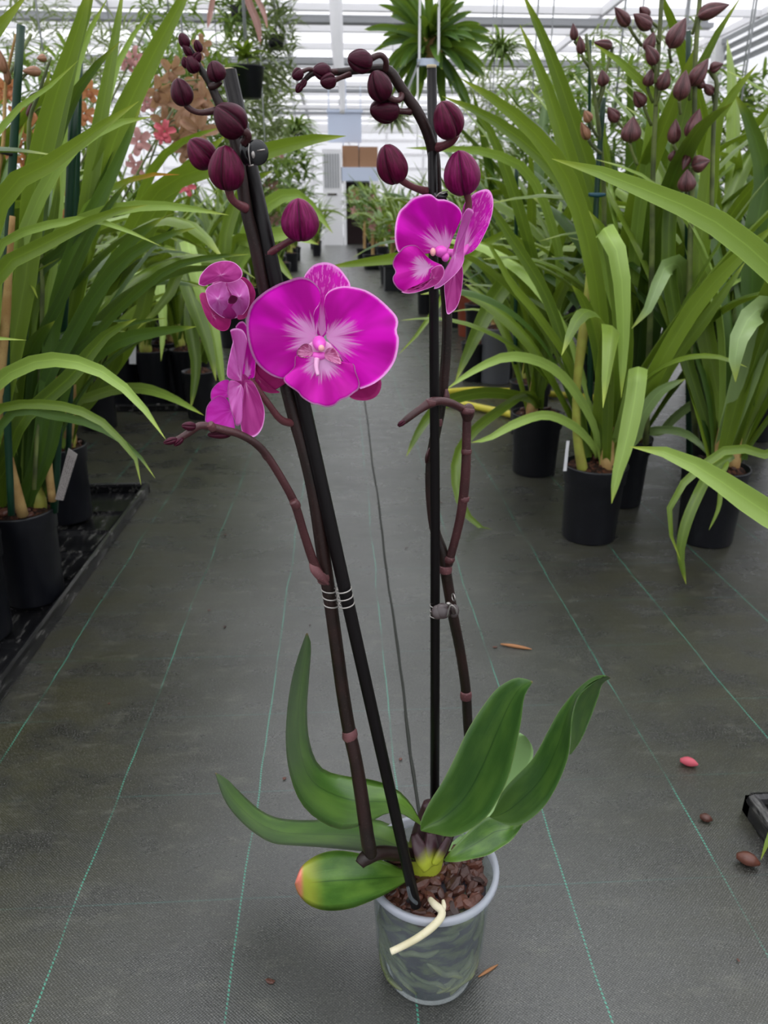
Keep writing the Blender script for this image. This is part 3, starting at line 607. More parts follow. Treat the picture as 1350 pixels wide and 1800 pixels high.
br = mk('side_branch', pxtube([(566, 1018, .482, 8), (552, 990, .478, 8), (535, 940, .475, 7.5), (519, 888, .472, 7.5), (500, 850, .468, 7), (470, 802, .464, 7), (447, 778, .460, 7), (420, 763, .457, 7), (398, 757, .455, 7.5), (370, 750, .453, 7), (350, 749, .451, 7), (330, 762, .449, 6.5), (310, 774, .448, 6), (291, 778, .447, 4)], seg=12, n=70), M['branch'], orc)
for (x, y, r) in ((519, 886, 8.6), (468, 800, 7.8), (372, 750, 8.2)):
    mk('node', pxtube([(x+3, y+5, .468 if x > 400 else .453, r*0.9), (x, y, .467 if x > 400 else .452, r), (x-4, y-5, .466 if x > 400 else .451, r*0.85)], seg=12), M['branch_tip'], br)
def bud_geo(base, tip, w, roll=0.0, lobes=3, seg=54, rows=18, blunt=0.62):
    b = Vector(base); t = Vector(tip); ax = t-b; L = ax.length; ax.normalize(); u = ax.orthogonal().normalized(); v = ax.cross(u)
    V, Fc, U = [], [], []
    for i in range(rows+1):
        s = i/rows
        r = w*0.5*((math.sin(math.pi*min(1, s**(0.94 if blunt < 0.8 else 0.72)))**(0.50 if blunt < 0.8 else blunt)) if s < 0.999 else 0)*(1.10-0.24*s)
        for k in range(seg):
            a = 2*math.pi*k/seg+roll; aa = (3*k/seg) % 1-0.5; rr = r*(1.0-0.30*math.exp(-(aa/0.065)**2)*(0.45+0.55*s)-0.10*max(0, 1-((abs(aa)-0.5)/0.5+1)*2)) if lobes else r
            V.append(b+ax*(L*s)+(u*math.cos(a)+v*math.sin(a))*rr*1.04); U.append((k/seg, s))
    for i in range(rows):
        for k in range(seg):
            k2 = (k+1) % seg; Fc.append((i*seg+k, i*seg+k2, (i+1)*seg+k2, (i+1)*seg+k))
    Fc.append(tuple(range(seg))[::-1])
    return V, Fc, U
def pxbud(base, tip, wpx, Y0, Y1, **kw):
    b = at(*base, Y0); t = at(*tip, Y1); return bud_geo(b, t, wpx*m_per_px(b), **kw)
def obud(base, tip, w, stalk, m='bud', Y=.49, Y1=None, roll=0.0, sr=6, blunt=0.62):
    o = mk('flower_bud', pxbud(base, tip, w, Y, Y1 or Y-0.006, roll=roll, blunt=blunt), M[m], orc)
    if stalk:
        pts = [(x, y, yy, sr) for (x, y, yy) in stalk]; pts[-1] = (*pts[-1][:3], sr*1.15); pts[0] = (*pts[0][:3], sr*1.3)
        mk('bud_stalk', pxtube(pts, seg=10), M['pedicel'] if m != 'bud_dark' else M['branch'], o)
    return o
obud((401, 336), (396, 255), 62, [(432, 366, .49), (416, 358, .484), (406, 347, .48), (402, 332, .478)], 'bud', .476, .470, roll=0.5, sr=7)
obud((373, 293), (333, 245), 50, [(424, 320, .492), (398, 308, .492), (372, 292, .492)], 'bud', .492, .486, roll=1.4)
obud((428, 235), (379, 187), 58, [(430, 250, .48), (436, 240, .476), (432, 232, .474), (423, 230, .474)], 'bud_dark', .476, .47, roll=0.2, sr=7)
obud((327, 187), (311, 137), 38, [(380, 194, .492), (355, 198, .49), (338, 194, .489), (326, 184, .488)], 'bud_dark', .488, .484, roll=0.9, sr=5)
obud((388, 143), (372, 107), 34, [(370, 152, .49), (380, 150, .488), (387, 142, .487)], 'bud_dark', .487, .483, roll=0.4, sr=5)
obud((530, 424), (524, 348), 64, [(470, 447, .494), (492, 434, .49), (508, 424, .487), (522, 416, .485)], 'bud_bright', .485, .478, roll=0.8, sr=6)
for (b0, t0, ww) in (((347, 128), (330, 98), 26), ((337, 100), (322, 78), 14), ((352, 92), (344, 70), 15), ((330, 84), (317, 58), 20), ((340, 112), (352, 92), 16), ((330, 120), (322, 100), 15)):
    obud(b0, t0, ww, None, 'bud_dark', .49, .487, roll=R.random())
# right spike
sr_ = mk('flower_spike', pxtube([(772, 1512, .512, 8), (784, 1485, .525, 8), (800, 1440, .54, 8), (816, 1380, .553, 8), (824, 1320, .560, 8), (822, 1270, .558, 8.5), (819, 1215, .553, 9), (810, 1150, .548, 9), (797, 1085, .54, 9.5), (786, 1020, .534, 10), (779, 975, .532, 10), (764, 930, .534, 9), (757, 870, .534, 9), (757, 815, .533, 9), (765, 765, .531, 9), (775, 715, .53, 9), (782, 650, .528, 9), (786, 580, .526, 9), (784, 520, .524, 9.5), (776, 450, .52, 10), (769, 380, .516, 11), (765, 320, .512, 11), (763, 280, .51, 11), (757, 250, .506, 10), (746, 220, .502, 9.5), (731, 192, .50, 9.5), (714, 168, .498, 9), (699, 145, .496, 9), (688, 128, .495, 8.5), (675, 121, .495, 8), (655, 121, .495, 7), (630, 123, .494, 6.5), (604, 126, .494, 6), (575, 127, .493, 5.5), (552, 128, .493, 5), (538, 138, .493, 4.5), (524, 156, .493, 4)], seg=14, n=130), M['spike'], orc)
for (x, y, Y, r) in ((819, 1222, .551, 10.5), (783, 1000, .531, 12), (768, 742, .528, 10)):
    mk('node', pxtube([(x, y+6, Y, r*0.93), (x, y, Y, r), (x, y-6, Y, r*0.9)], seg=14), M['node'], sr_)
mk('bract', pxtube([(782, 712, .521, 7), (785, 700, .52, 8), (785, 684, .52, 3)], seg=10, flat=0.6), M['branch'], sr_)
mk('bract', pxtube([(751, 812, .524, 5), (752, 800, .522, 6), (756, 788, .523, 3)], seg=10, flat=0.6), M['branch'], sr_)
br2 = mk('side_branch', join(pxtube([(788, 992, .53, 8), (797, 960, .528, 7.5), (808, 915, .526, 8), (815, 870, .524, 8.5), (819, 820, .522, 8.5), (820, 775, .521, 8), (821, 730, .52, 8)], seg=12),
    pxtube([(821, 738, .52, 8), (822, 728, .519, 12), (821, 719, .518, 13), (818, 713, .518, 8)], seg=14),
    pxtube([(818, 722, .518, 8), (806, 715, .512, 7), (790, 708, .505, 7.5), (772, 705, .50, 7.5), (757, 708, .497, 9), (742, 717, .494, 7), (724, 730, .491, 6.5), (710, 741, .489, 5.5), (700, 749, .488, 3)], seg=12)), M['branch'], orc)
for (x, y, Y, r) in ((820, 794, .521, 9.5), (816, 877, .524, 9.5), (790, 983, .529, 10), (757, 708, .496, 10), (822, 722, .515, 13.2)):
    mk('node', pxtube([(x, y+4, Y, r*0.9), (x, y, Y, r), (x+1, y-5, Y, r*0.9)], seg=12), M['branch_tip'], br2)
obud((700, 322), (677, 254), 54, [(752, 337, .51), (732, 331, .505), (715, 323, .50), (700, 312, .496)], 'bud', .494, .486, roll=0.3)
obud((817, 343), (806, 264), 62, [(822, 375, .505), (824, 355, .502), (820, 338, .5)], 'bud_bright', .50, .492, roll=0.6)
obud((797, 243), (776, 178), 54, [(764, 260, .508), (780, 256, .502), (794, 248, .498), (801, 236, .495)], 'bud', .494, .487, roll=1.2, sr=7)
obud((701, 195), (650, 192), 43, [(722, 196, .50), (710, 196, .498), (697, 195, .496)], 'bud_dark', .496, .49, roll=0.4, sr=5)
obud((678, 176), (656, 125), 44, [(706, 163, .498), (704, 174, .492), (694, 176, .488), (682, 170, .487)], 'bud_dark', .487, .481, roll=0.2, sr=5)
obud((654, 112), (611, 102), 38, [(678, 124, .494), (678, 106, .49), (668, 97, .488), (652, 103, .487)], 'bud_dark', .487, .482, roll=0.9, sr=5)
obud((582, 128), (550, 123), 28, [(592, 126, .492), (580, 126, .49)], 'bud_dark', .49, .486, roll=0.9, sr=4)
obud((590, 142), (563, 144), 26, [(616, 130, .493), (600, 136, .49), (588, 141, .488)], 'bud_dark', .488, .484, roll=0.2, sr=4)
obud((532, 126), (514, 136), 20, [(552, 124, .493), (542, 122, .491), (531, 126, .49)], 'bud_dark', .49, .487, roll=0.5, sr=3.5)
obud((530, 147), (521, 163), 13, None, 'bud_dark', .49, .489)
obud((538, 140), (528, 156), 10, None, 'bud_dark', .49, .489)
# branch tip buds on the left branch
obud((345, 750), (319, 748), 16, None, 'branch' if False else 'bud_dark', .449, .447)
obud((408, 762), (364, 764), 17, None, 'bud_dark', .458, .454)
obud((312, 772), (287, 779), 13, None, 'bud_dark', .446, .445)
obud((322, 770), (306, 784), 11, None, 'bud_dark', .446, .445)
obud((712, 740), (699, 749), 10, None, 'bud_dark', .487, .486)
# ---- petals
def petal(outline, base, Y, lift=0.0, cup=0.0, ripple=0.0, rk=7, n=72, rings=12, tilt=(0, 0), side_th=0.0007, ph=0.0):
    O = catmull([(p[0], p[1], 0) for p in outline]+[(outline[0][0], outline[0][1], 0)], (len(outline))*8); O = resample(O, n)[:-1]
    V, Fc, U = [], [], []
    R0 = max(math.hypot(o[0]-base[0], o[1]-base[1]) for o in O)
    for side in (0, 1):
        for j in range(rings+1):
            s = (j/rings)**0.85
            for k, o in enumerate(O):
                px = base[0]+(o[0]-base[0])*s; py = base[1]+(o[1]-base[1])*s
                rad = math.hypot(px-base[0], py-base[1])/R0
                y = Y-lift*rad+cup*rad*rad+ripple*math.sin(rk*2*math.pi*k/n+ph)*s**3*rad+tilt[0]*(px-base[0])+tilt[1]*(py-base[1])+side*side_th*(1-s**8)
                V.append(at(px, py, y)); U.append((k/n, s))
    m = (rings+1)*n
    for j in range(rings):
        for k in range(n):
            k2 = (k+1) % n; Fc.append((j*n+k, j*n+k2, (j+1)*n+k2, (j+1)*n+k)); Fc.append((m+j*n+k, m+(j+1)*n+k, m+(j+1)*n+k2, m+j*n+k2))
    for k in range(n):
        k2 = (k+1) % n; Fc.append((rings*n+k, rings*n+k2, m+rings*n+k2, m+rings*n+k))
    return V, Fc, U
def blob(px, py, Y, rx, ry, dz=None, seg=16, rows=10):
    c = at(px, py, Y); k = m_per_px(c); V, Fc, U = [], [], []
    f = (CAM-c).normalized(); rt_ = Vector((0, 0, 1)).cross(f).normalized(); up = f.cross(rt_)
    for i in range(rows+1):
        a = math.pi*i/rows
        for j in range(seg):
            b = 2*math.pi*j/seg; V.append(c+rt_*(rx*k*math.sin(a)*math.cos(b))+up*(ry*k*math.cos(a))+f*((dz or rx)*k*math.sin(a)*math.sin(b))); U.append((j/seg, i/rows))
    for i in range(rows):
        for j in range(seg):
            j2 = (j+1) % seg; Fc.append((i*seg+j, i*seg+j2, (i+1)*seg+j2, (i+1)*seg+j))
    return V, Fc, U
# flower 1
f1 = mk('flower', join(pxtube([(561, 601, .472, 9), (561, 602, .464, 12), (562, 606, .458, 11), (563, 610, .455, 8), (564, 612, .452, 3)], seg=16), pxtube([(540, 622, .459, 4), (556, 626, .457, 7), (566, 626, .457, 7), (582, 624, .458, 4)], seg=8), pxtube([(500, 640, .492, 6), (530, 620, .49, 6), (560, 600, .475, 7)], seg=8)), M['column'], orc)
f1['label'] = 'large front-facing magenta bloom'
mk('throat', blob(562, 615, .4665, 24, 17, 3), M['callus'], f1)
mk('anther', blob(565, 612, .4525, 5.5, 6), M['anther'], f1)
mk('sepal', petal([(566, 596), (556, 585), (546, 545), (536, 515), (534, 490), (540, 477), (553, 465), (573, 461), (592, 468), (606, 483), (616, 505), (600, 540), (582, 575)], (565, 590), .476, lift=-0.004, cup=0.004, ripple=0.001), M['sepal'], f1)['label'] = 'mottled upper sepal'
mk('sepal', petal([(560, 620), (520, 625), (465, 628), (449, 643), (448, 662), (455, 680), (468, 689), (484, 685), (505, 672), (545, 645)], (556, 622), .479, lift=-0.006), M['psep'], f1)
mk('sepal', petal([(575, 625), (640, 650), (667, 665), (670, 680), (664, 694), (652, 702), (635, 704), (615, 698), (590, 670)], (575, 625), .479, lift=-0.006), M['psep'], f1)
mk('petal', petal([(556, 594), (551, 574), (552, 548), (561, 534), (564, 521), (561, 507), (553, 497), (543, 490), (531, 487), (520, 488), (509, 492), (487, 500), (462, 515), (443, 533), (435, 552), (433, 575), (436, 600), (442, 622), (450, 637), (460, 648), (475, 659), (490, 665), (500, 665), (512, 652), (522, 632), (540, 612)], (556, 594), .472, lift=0.010, cup=0.004, ripple=0.0012, rk=6, tilt=(0.00006, 0)), M['petal'], f1)
mk('petal', petal([(574, 594), (577, 570), (573, 550), (570, 535), (572, 520), (579, 511), (592, 505), (610, 503), (628, 506), (645, 511), (664, 523), (683, 540), (697, 556), (700, 568), (697, 582), (701, 594), (700, 612), (694, 635), (680, 656), (660, 673), (640, 682), (633, 683), (628, 660), (612, 634), (592, 616)], (574, 594), .470, lift=0.010, cup=0.005, ripple=0.0012, rk=5, ph=1.0), M['petal2'], f1)
mk('lip', petal([(563, 625), (545, 627), (521, 625), (518, 634), (517, 645), (508, 655), (498, 665), (503, 675), (517, 685), (524, 690), (531, 699), (549, 710), (560, 712), (573, 716), (588, 713), (598, 704), (611, 699), (622, 691), (631, 684), (632, 672), (626, 655), (622, 640), (610, 640), (592, 634), (576, 628)], (564, 628), .456, lift=0.006, cup=-0.001, ripple=0.002, rk=6), M['lip'], f1)['label'] = 'broad lower lip with white throat'
mk('lip_callus', pxtube([(557, 630, .455, 5), (556, 645, .4525, 4), (559, 660, .4505, 3)], seg=8), M['callus'], f1)
mk('side_lobe', petal([(550, 622), (547, 608), (536, 604), (526, 611), (521, 621), (528, 628), (542, 629)], (549, 619), .456, lift=0.004, n=36, rings=6), M['lobe'], f1)
mk('side_lobe', petal([(570, 624), (575, 613), (586, 611), (594, 622), (600, 639), (586, 637), (573, 631)], (571, 623), .4555, lift=0.005, n=36, rings=6), M['lobe'], f1)
# flower 2
f2 = mk('flower', join(blob(775, 442, .475, 12, 10), blob(783, 452, .474, 7, 8), pxtube([(812, 448, .50, 5), (822, 430, .505, 5), (824, 400, .51, 5), (822, 370, .506, 5), (775, 445, .478, 8)][:4], seg=8), pxtube([(775, 445, .478, 8), (795, 445, .488, 7), (812, 447, .50, 6)], seg=8)), M['column'], orc)
f2['label'] = 'upper right magenta bloom turned sideways'
mk('anther', blob(761, 443, .472, 5, 7), M['anther'], f2)
mk('sepal', petal([(806, 452), (808, 420), (811, 385), (816, 358), (828, 344), (843, 335), (858, 333), (866, 345), (867, 365), (862, 388), (855, 405), (842, 430), (828, 444)], (808, 450), .503, lift=0.0, cup=0.004, ripple=0.001), M['sepal'], f2)
mk('petal', petal([(787, 442), (770, 437), (740, 446), (715, 450), (700, 443), (694, 422), (695, 395), (701, 373), (710, 363), (715, 358), (724, 349), (740, 343), (755, 341), (763, 345), (769, 350), (784, 351), (799, 358), (809, 368), (812, 380), (805, 398), (795, 420)], (785, 441), .480, lift=0.012, cup=0.002, ripple=0.0015, rk=5), M['petal'], f2)
mk('petal', petal([(794, 452), (800, 425), (808, 398), (814, 378), (820, 367), (826, 366), (833, 371), (829, 380), (826, 390), (820, 410), (816, 436), (815, 460), (806, 476), (790, 492), (775, 504), (764, 508), (763, 505), (772, 493), (782, 475), (789, 462)], (800, 446), .478, lift=0.012, ripple=0.003, rk=3), M['pback_light'], f2)['label'] = 'petal seen edge-on'
mk('sepal', petal([(798, 460), (811, 462), (814, 480), (813, 498), (809, 524), (803, 540), (796, 548), (786, 552), (783, 530), (781, 505), (783, 480)], (800, 470), .494, lift=0.0, cup=-0.004, ripple=0.001), M['pback'], f2)
mk('lip', petal([(778, 466), (760, 458), (750, 450), (740, 439), (729, 431), (712, 433), (702, 442), (693, 453), (690, 466), (695, 478), (690, 488), (692, 498), (700, 508), (712, 514), (718, 511), (730, 510), (745, 504), (755, 492), (757, 480), (768, 470)], (752, 470), .468, lift=0.004, ripple=0.002, rk=5), M['lip'], f2)
mk('lip_fold', petal([(758, 474), (766, 468), (776, 466), (781, 474), (779, 486), (768, 500), (750, 508), (732, 514), (716, 516), (705, 513), (719, 511), (737, 508), (752, 498), (757, 485)], (762, 488), .462, n=40, rings=6), M['pback'], f2)['label'] = 'darker folded side of the lip'
# flower 3 (seen from the side, lower left)
f3 = mk('flower', pxtube([(438, 668, .478, 6), (447, 676, .478, 6), (456, 689, .478, 6), (474, 713, .48, 6), (488, 732, .483, 6.5), (500, 741, .487, 7), (515, 744, .492, 7)], seg=10), M['pedicel'], orc)
mk('flower_heart', blob(425, 671, .478, 13, 14, 5), M['pback'], f3)
f3['label'] = 'lower left bloom seen from behind with its rosy stalk'
mk('petal', petal([(414, 574), (421, 566), (430, 567), (440, 590), (448, 625), (449, 645), (446, 664), (430, 668), (422, 650), (424, 610)], (435, 660), .480, lift=-0.002), M['petal2'], f3)
mk('petal', petal([(425, 670), (410, 668), (400, 662), (399, 650), (402, 632), (407, 610), (410, 596), (406, 585), (405, 580), (414, 577), (426, 580), (433, 592), (434, 604), (429, 625), (426, 645)], (424, 668), .474, lift=0.006, ripple=0.002, rk=4), M['pback_light'], f3)
mk('petal', petal([(424, 676), (414, 670), (403, 670), (400, 690), (403, 708), (407, 724), (412, 738), (414, 748), (422, 747), (426, 735), (427, 710), (428, 685)], (424, 676), .470, lift=0.006, ripple=0.002, rk=4), M['pback_light'], f3)
mk('sepal', petal([(430, 668), (443, 670), (454, 688), (461, 706), (465, 722), (464, 742), (458, 758), (447, 768), (434, 768), (426, 760), (423, 742), (425, 710)], (432, 672), .474, lift=0.007, cup=0.003), M['pback'], f3)
mk('sepal', petal([(447, 640), (455, 660), (480, 682), (492, 690), (470, 690), (450, 676)], (455, 668), .482), M['psep'], f3)
mk('lip', petal([(404, 698), (402, 680), (402, 668), (388, 670), (374, 682), (370, 694), (373, 706), (388, 702)], (402, 690), .476, lift=0.002, n=40), M['plain'], f3)
mk('lip', petal([(410, 735), (402, 706), (392, 697), (382, 696), (370, 705), (363, 716), (361, 730), (361, 742), (372, 747), (390, 751), (408, 755), (413, 752)], (408, 720), .472, lift=0.006), M['plain'], f3)
# flower 4 (half-open bud)
f4 = mk('flower', join(blob(403, 524, .474, 38, 36, 20), pxtube([(436, 535, .485, 6), (455, 540, .49, 6), (475, 545, .495, 6)], seg=8)), M['pback'], orc)
f4['label'] = 'half-open bloom left of the spike'
mk('sepal', petal([(352, 528), (351, 518), (357, 514), (368, 518), (376, 532), (386, 546), (396, 552), (406, 560), (403, 576), (394, 582), (382, 579), (370, 569), (360, 552)], (375, 556), .470, lift=0.0, cup=0.004), M['psep'], f4)
mk('sepal', petal([(414, 489), (428, 487), (440, 496), (447, 508), (449, 520), (443, 536), (437, 550), (430, 560), (417, 560), (424, 540), (428, 520), (424, 504), (416, 494)], (438, 522), .470), M['psep'], f4)
mk('petal', petal([(361, 512), (367, 503), (385, 496), (396, 496), (400, 510), (407, 520), (401, 529), (404, 545), (404, 560), (392, 558), (378, 548), (367, 535)], (383, 526), .462, lift=-0.010), M['pback_light'], f4)
mk('petal', petal([(396, 497), (410, 490), (420, 488), (433, 500), (438, 516), (438, 535), (430, 550), (420, 557), (406, 559), (405, 543), (412, 534), (416, 527), (409, 520)], (420, 522), .462, lift=-0.010), M['pback_light'], f4)
mk('sepal', petal([(349, 500), (350, 490), (355, 480), (369, 466), (388, 459), (408, 460), (420, 468), (426, 478), (424, 488), (412, 495), (398, 497), (384, 495), (369, 499), (358, 503)], (388, 484), .458, lift=-0.008), M['pback'], f4)
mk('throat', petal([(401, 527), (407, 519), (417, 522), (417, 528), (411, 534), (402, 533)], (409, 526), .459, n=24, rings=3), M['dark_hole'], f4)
# ---- clips
def ring_arc(c, ax, r, a0, a1, tr, n=16):
    ax = Vector(ax).normalized(); u = ax.orthogonal().normalized(); v = ax.cross(u)
    return tube([(*(Vector(c)+(u*math.cos(a0+(a1-a0)*i/n)+v*math.sin(a0+(a1-a0)*i/n))*r), tr) for i in range(n+1)], seg=6, n=n)
cl = mk('wire_clip', join(*[ring_arc(at(579+2*k, 1036+13*k, .487), (0.1, 0, 1), 0.0060, 0, 6.28, 0.0006) for k in range(3)],
    *[ring_arc(at(604+2.5*k, 1036+13*k, .478), (-0.2, 0, 1), 0.0058, 0, 6.28, 0.0006) for k in range(3)],
    *[pxtube([(588+2*k, 1034+13*k, .482, 1.5), (596+2*k, 1037+13*k, .479, 1.5)], seg=5) for k in range(3)]), M['wire'], orc)
cl['label'] = 'thin metal clip rings'
def disc(px, py, Y, rx, ry, bulge=0.15, th=3): return blob(px, py, Y, rx, ry, th)
c2 = mk('hair_clip', join(disc(778, 1074, .505, 15, 14, th=5), disc(770, 1076, .505, 12, 13, th=4), disc(798, 1074, .507, 9, 12, th=4), pxtube([(790, 1062, .505, 4), (795, 1068, .502, 4), (798, 1078, .503, 4)], seg=8)), M['clip'], orc)
mk('clip_teeth', join(*[ring_arc(at(766, 1064+9*k, .521), (0, 0, 1), 0.0046, 0, 6.28, 0.0005) for k in range(3)], pxtube([(786, 1084, .50, 1.2), (792, 1064, .499, 1.4), (801, 1070, .499, 1.2), (804, 1080, .50, 1)], seg=5), ring_arc(at(797, 1050, .52), (1, 0.3, 0), 0.0030, 0, 6.28, 0.0005)), M['wire'], c2)
mk('clip_pin', blob(788, 1061, .499, 4, 3), M['wire'], c2)
c3 = mk('hair_clip', join(disc(452, 268, .478, 20, 21, th=4), disc(436, 258, .482, 14, 12, th=5), disc(440, 280, .482, 12, 10, th=5), blob(434, 268, .482, 13, 22, 6)), M['clip_black'], orc)
mk('clip_pin', join(pxtube([(452, 265, .4745, 1.5), (466, 263, .4745, 1.5)], seg=5), pxtube([(438, 252, .474, 1), (437, 268, .4735, 1.2), (440, 290, .474, 1)], seg=5), blob(445, 272, .475, 3.5, 6, 2), pxtube([(437, 292, .475, 1.6), (446, 290, .475, 1.6)], seg=5)), M['wire'], c3)
c4 = mk('hair_clip', join(pxtube([(763, 345, .503, 7), (778, 346, .502, 6), (786, 340, .502, 3)], seg=8), disc(776, 352, .503, 10, 7, th=4)), M['clip_black'], orc)
mk('clip_teeth', pxtube([(766, 347, .499, 1), (774, 339, .498, 1.2), (787, 337, .499, 1)], seg=5), M['wire'], c4)

# ------------------------------------------------------------ potted cymbidiums
def cpot(parent, x, y, z, r, h, m='pot', soil=True):
    c = (x, y, z)
    mk('pot', lathe(c, [(0.001, 0.003), (r*0.80, 0.0), (r*0.83, 0.004), (r*0.90, h*0.76), (r*0.955, h*0.78), (r*0.985, h-0.006), (r, h-0.004), (r, h), (r-0.0035, h), (r-0.006, h*0.8), (0.001, h*0.78)], 36), M[m], parent)
    if soil:
        rr = random.Random(int(x*1000)+int(y*1000)); V, Fc, U = [], [], []
        n, k = 6, 22
        for i in range(n+1):
            for j in range(k):
                a = 2*math.pi*j/k; q = (r-0.005)*i/n; V.append(Vector((x+q*math.cos(a), y+q*math.sin(a), z+h-0.012+0.02*(1-(i/n)**2)+rr.uniform(-0.004, 0.006)*(i < n)))); U.append((j/k, i/n))
        for i in range(n):
            for j in range(k):
                j2 = (j+1) % k; Fc.append((i*k+j, i*k+j2, (i+1)*k+j2, (i+1)*k+j))
        mk('bark_soil', (V, Fc, U), M['soil'], parent, smooth=False)
        if y < 2.1 and r < 0.08:
            for i in range(16):
                a = rr.uniform(0, 6.28); q = (r-0.014)*math.sqrt(rr.random()); o = put('bark_chip', chips[i % 9], parent); o.location = Vector((x+q*math.cos(a), y+q*math.sin(a), z+h-0.012+0.022*(1-(q/r)**2)+0.003))-off(parent); o.rotation_euler = (rr.uniform(-.5, .5), rr.uniform(-.5, .5), a*3); k2 = rr.uniform(0.8, 1.3); o.scale = (k2, k2, k2)
def arch(L, th0, bend, p=1.6, n=9):
    P = [(0, 0, 0)]; x = z = 0
    for i in range(n):
        s = (i+0.5)/n; th = th0+bend*s**p; x += L/n*math.sin(th); z += L/n*math.cos(th); P.append((x, 0.0, z))
    return P
LEAVES = []
lr = random.Random(3)
for i in range(18):
    L = lr.uniform(0.5, 0.78); g = ribbon(arch(L, lr.uniform(0.05, 0.45), lr.uniform(0.35, 2.1), lr.uniform(1.3, 2.4)), lr.uniform(0.023, 0.034), face=Vector((1, 0, 0)), fold=lr.uniform(0.12, 0.3), roll=lr.uniform(-0.9, 0.9))
    LEAVES.append([mesh('leaf', g[0], g[1], M[m], g[2]) for m in ('strap', 'strap_dark', 'strap', 'strap_light')])
def rleaf(parent, x, y, z, rz, s, r, dark=0.4, tilt=0.0):
    q = r.random(); m = 1 if q < dark else (3 if q > 0.93 else 0)
    o = put('leaf', r.choice(LEAVES)[m], parent); o.location = Vector((x, y, z))-off(parent); o.rotation_euler = (r.uniform(-0.12, 0.12), r.uniform(-0.1, 0.1)+tilt, rz); o.scale = (s, s, s); return o
def fans(parent, x, y, z, n, s, r, dark=0.4, lean=None, spread=0.03):
    k = max(1, n//7)
    for f in range(k):
        a = r.uniform(0, 6.28); fx = x+spread*math.cos(a); fy = y+spread*math.sin(a)
        mk('pseudobulb', tube([(fx, fy, z-0.015, 0.012), (fx, fy, z+0.01, 0.017), (fx, fy, z+0.04, 0.013), (fx, fy, z+0.09, 0.009)], seg=8), M['cane'] if r.random() < 0.6 else M['tancane'], parent)
        for i in range(n//k):
            rz = (lean[0]+r.gauss(0, lean[1])) if lean else r.uniform(0, 6.28)
            rleaf(parent, fx+r.uniform(-.008, .008), fy+r.uniform(-.008, .008), z, rz, s*r.uniform(0.75, 1.12), r, dark)
def cym(label, x, y, z=0.0, r=0.064, h=0.178, n=16, s=1.0, seed=0, dark=0.4, group=None, lean=None, cat='plant', m='pot'):
    t = thing('potted_cymbidium', label, cat, (x, y, z), group)
    cpot(t, x, y, z, r, h, m); fans(t, x, y, z+h, n, s, random.Random(seed), dark, lean); return t
def tl(parent, pts, w, m='strap', **kw):
    return mk('leaf', pxleaf(pts, w, **kw), M[m], parent)
V3 = lambda x, y, z: Vector((x, y, z))
# trays
def tray(label, x0, x1, y0, y1):
    t = thing('plant_tray', label, 'tray', ((x0+x1)/2, (y0+y1)/2, 0))
    mk('tray_base', box((x0+0.012, y0+0.012, 0.001), (x1-0.012, y1-0.012, 0.006)), M['tray'], t, smooth=False)
    lip = []
    for a, b in (((x0, y0), (x1, y0)), ((x1, y0), (x1, y1)), ((x1, y1), (x0, y1)), ((x0, y1), (x0, y0))):
        lip.append(tube([(a[0], a[1], 0.022, 0.008), ((a[0]+b[0])/2, (a[1]+b[1])/2, 0.022, 0.008), (b[0], b[1], 0.022, 0.008)], seg=8, n=20))
        ax, ay = min(a[0], b[0]), min(a[1], b[1]); bx, by = max(a[0], b[0]), max(a[1], b[1]); lip.append(box((ax-0.006, ay-0.006, 0.001), (bx+0.006, by+0.006, 0.024)))
    mk('tray_lip', join(*lip), M['tray'], t, smooth=False)
    k = int((y1-y0)/0.12)
    for i in range(1, k): mk('rib', box((x0+0.01, y0+i*0.12, 0.005), (x1-0.01, y0+i*0.12+0.008, 0.012)), M['tray'], t, smooth=False)
    for i in range(1, 4):
        xx = x0+(x1-x0)*i/4; mk('rib', box((xx, y0+0.01, 0.005), (xx+0.008, y1-0.01, 0.013)), M['tray'], t, smooth=False)
    return t
tray('long scuffed black plastic tray under the left row of pots', -1.10, -0.522, 0.50, 1.86)
tray('black plastic tray under the pots at the back left', -1.55, -0.52, 2.78, 3.35)
tray('corner of a scuffed black tray at the lower right edge', 0.475, 1.05, 0.15, 0.67)
TZ = 0.0135
# left front row
L0 = cym('cymbidium just outside the left edge whose leaves cross the top left corner', -0.72, 0.86, TZ, n=8, s=1.0, seed=11, lean=(2.9, 0.9))
L1 = cym('cymbidium cut by the left edge in a short black pot, nearest on the left', -0.625, 1.125, TZ, n=14, s=1.0, seed=12, dark=0.5, lean=(1.9, 1.0))
L2 = cym('cymbidium in the black pot with a grey name tag, front of left tray', -0.579, 1.258, TZ, r=0.060, h=0.176, n=26, s=1.02, seed=13, dark=0.55, lean=(1.5, 1.5))
L3 = cym('cymbidium in the black pot behind the tagged one at the tray end', -0.655, 1.66, TZ, n=28, s=1.05, seed=14, dark=0.55, lean=(0.9, 1.5))
L4 = cym('cymbidium in the second row behind the tagged pot on the left', -0.82, 1.42, TZ, n=34, s=1.15, seed=15, dark=0.5)
L5 = cym('cymbidium in the second row near the far corner of the left tray', -0.86, 1.75, TZ, n=34, s=1.2, seed=16, dark=0.4)
L6 = cym('cymbidium on the floor left of the tray end', -0.86, 2.12, 0.0, n=24, s=1.15, seed=17, dark=0.4)
L7 = cym('cymbidium on the floor at the far left beyond the tray', -1.15, 1.95, 0.0, n=20, s=1.2, seed=18, dark=0.4)
B0 = V3(-0.70, 0.88, .19); B1 = V3(-0.60, 1.11, .2); B2 = V3(-0.575, 1.25, .195); B3 = V3(-0.65, 1.62, .195)
def W(b, dx=0, dy=0, dz=0): return b+V3(dx, dy, dz)
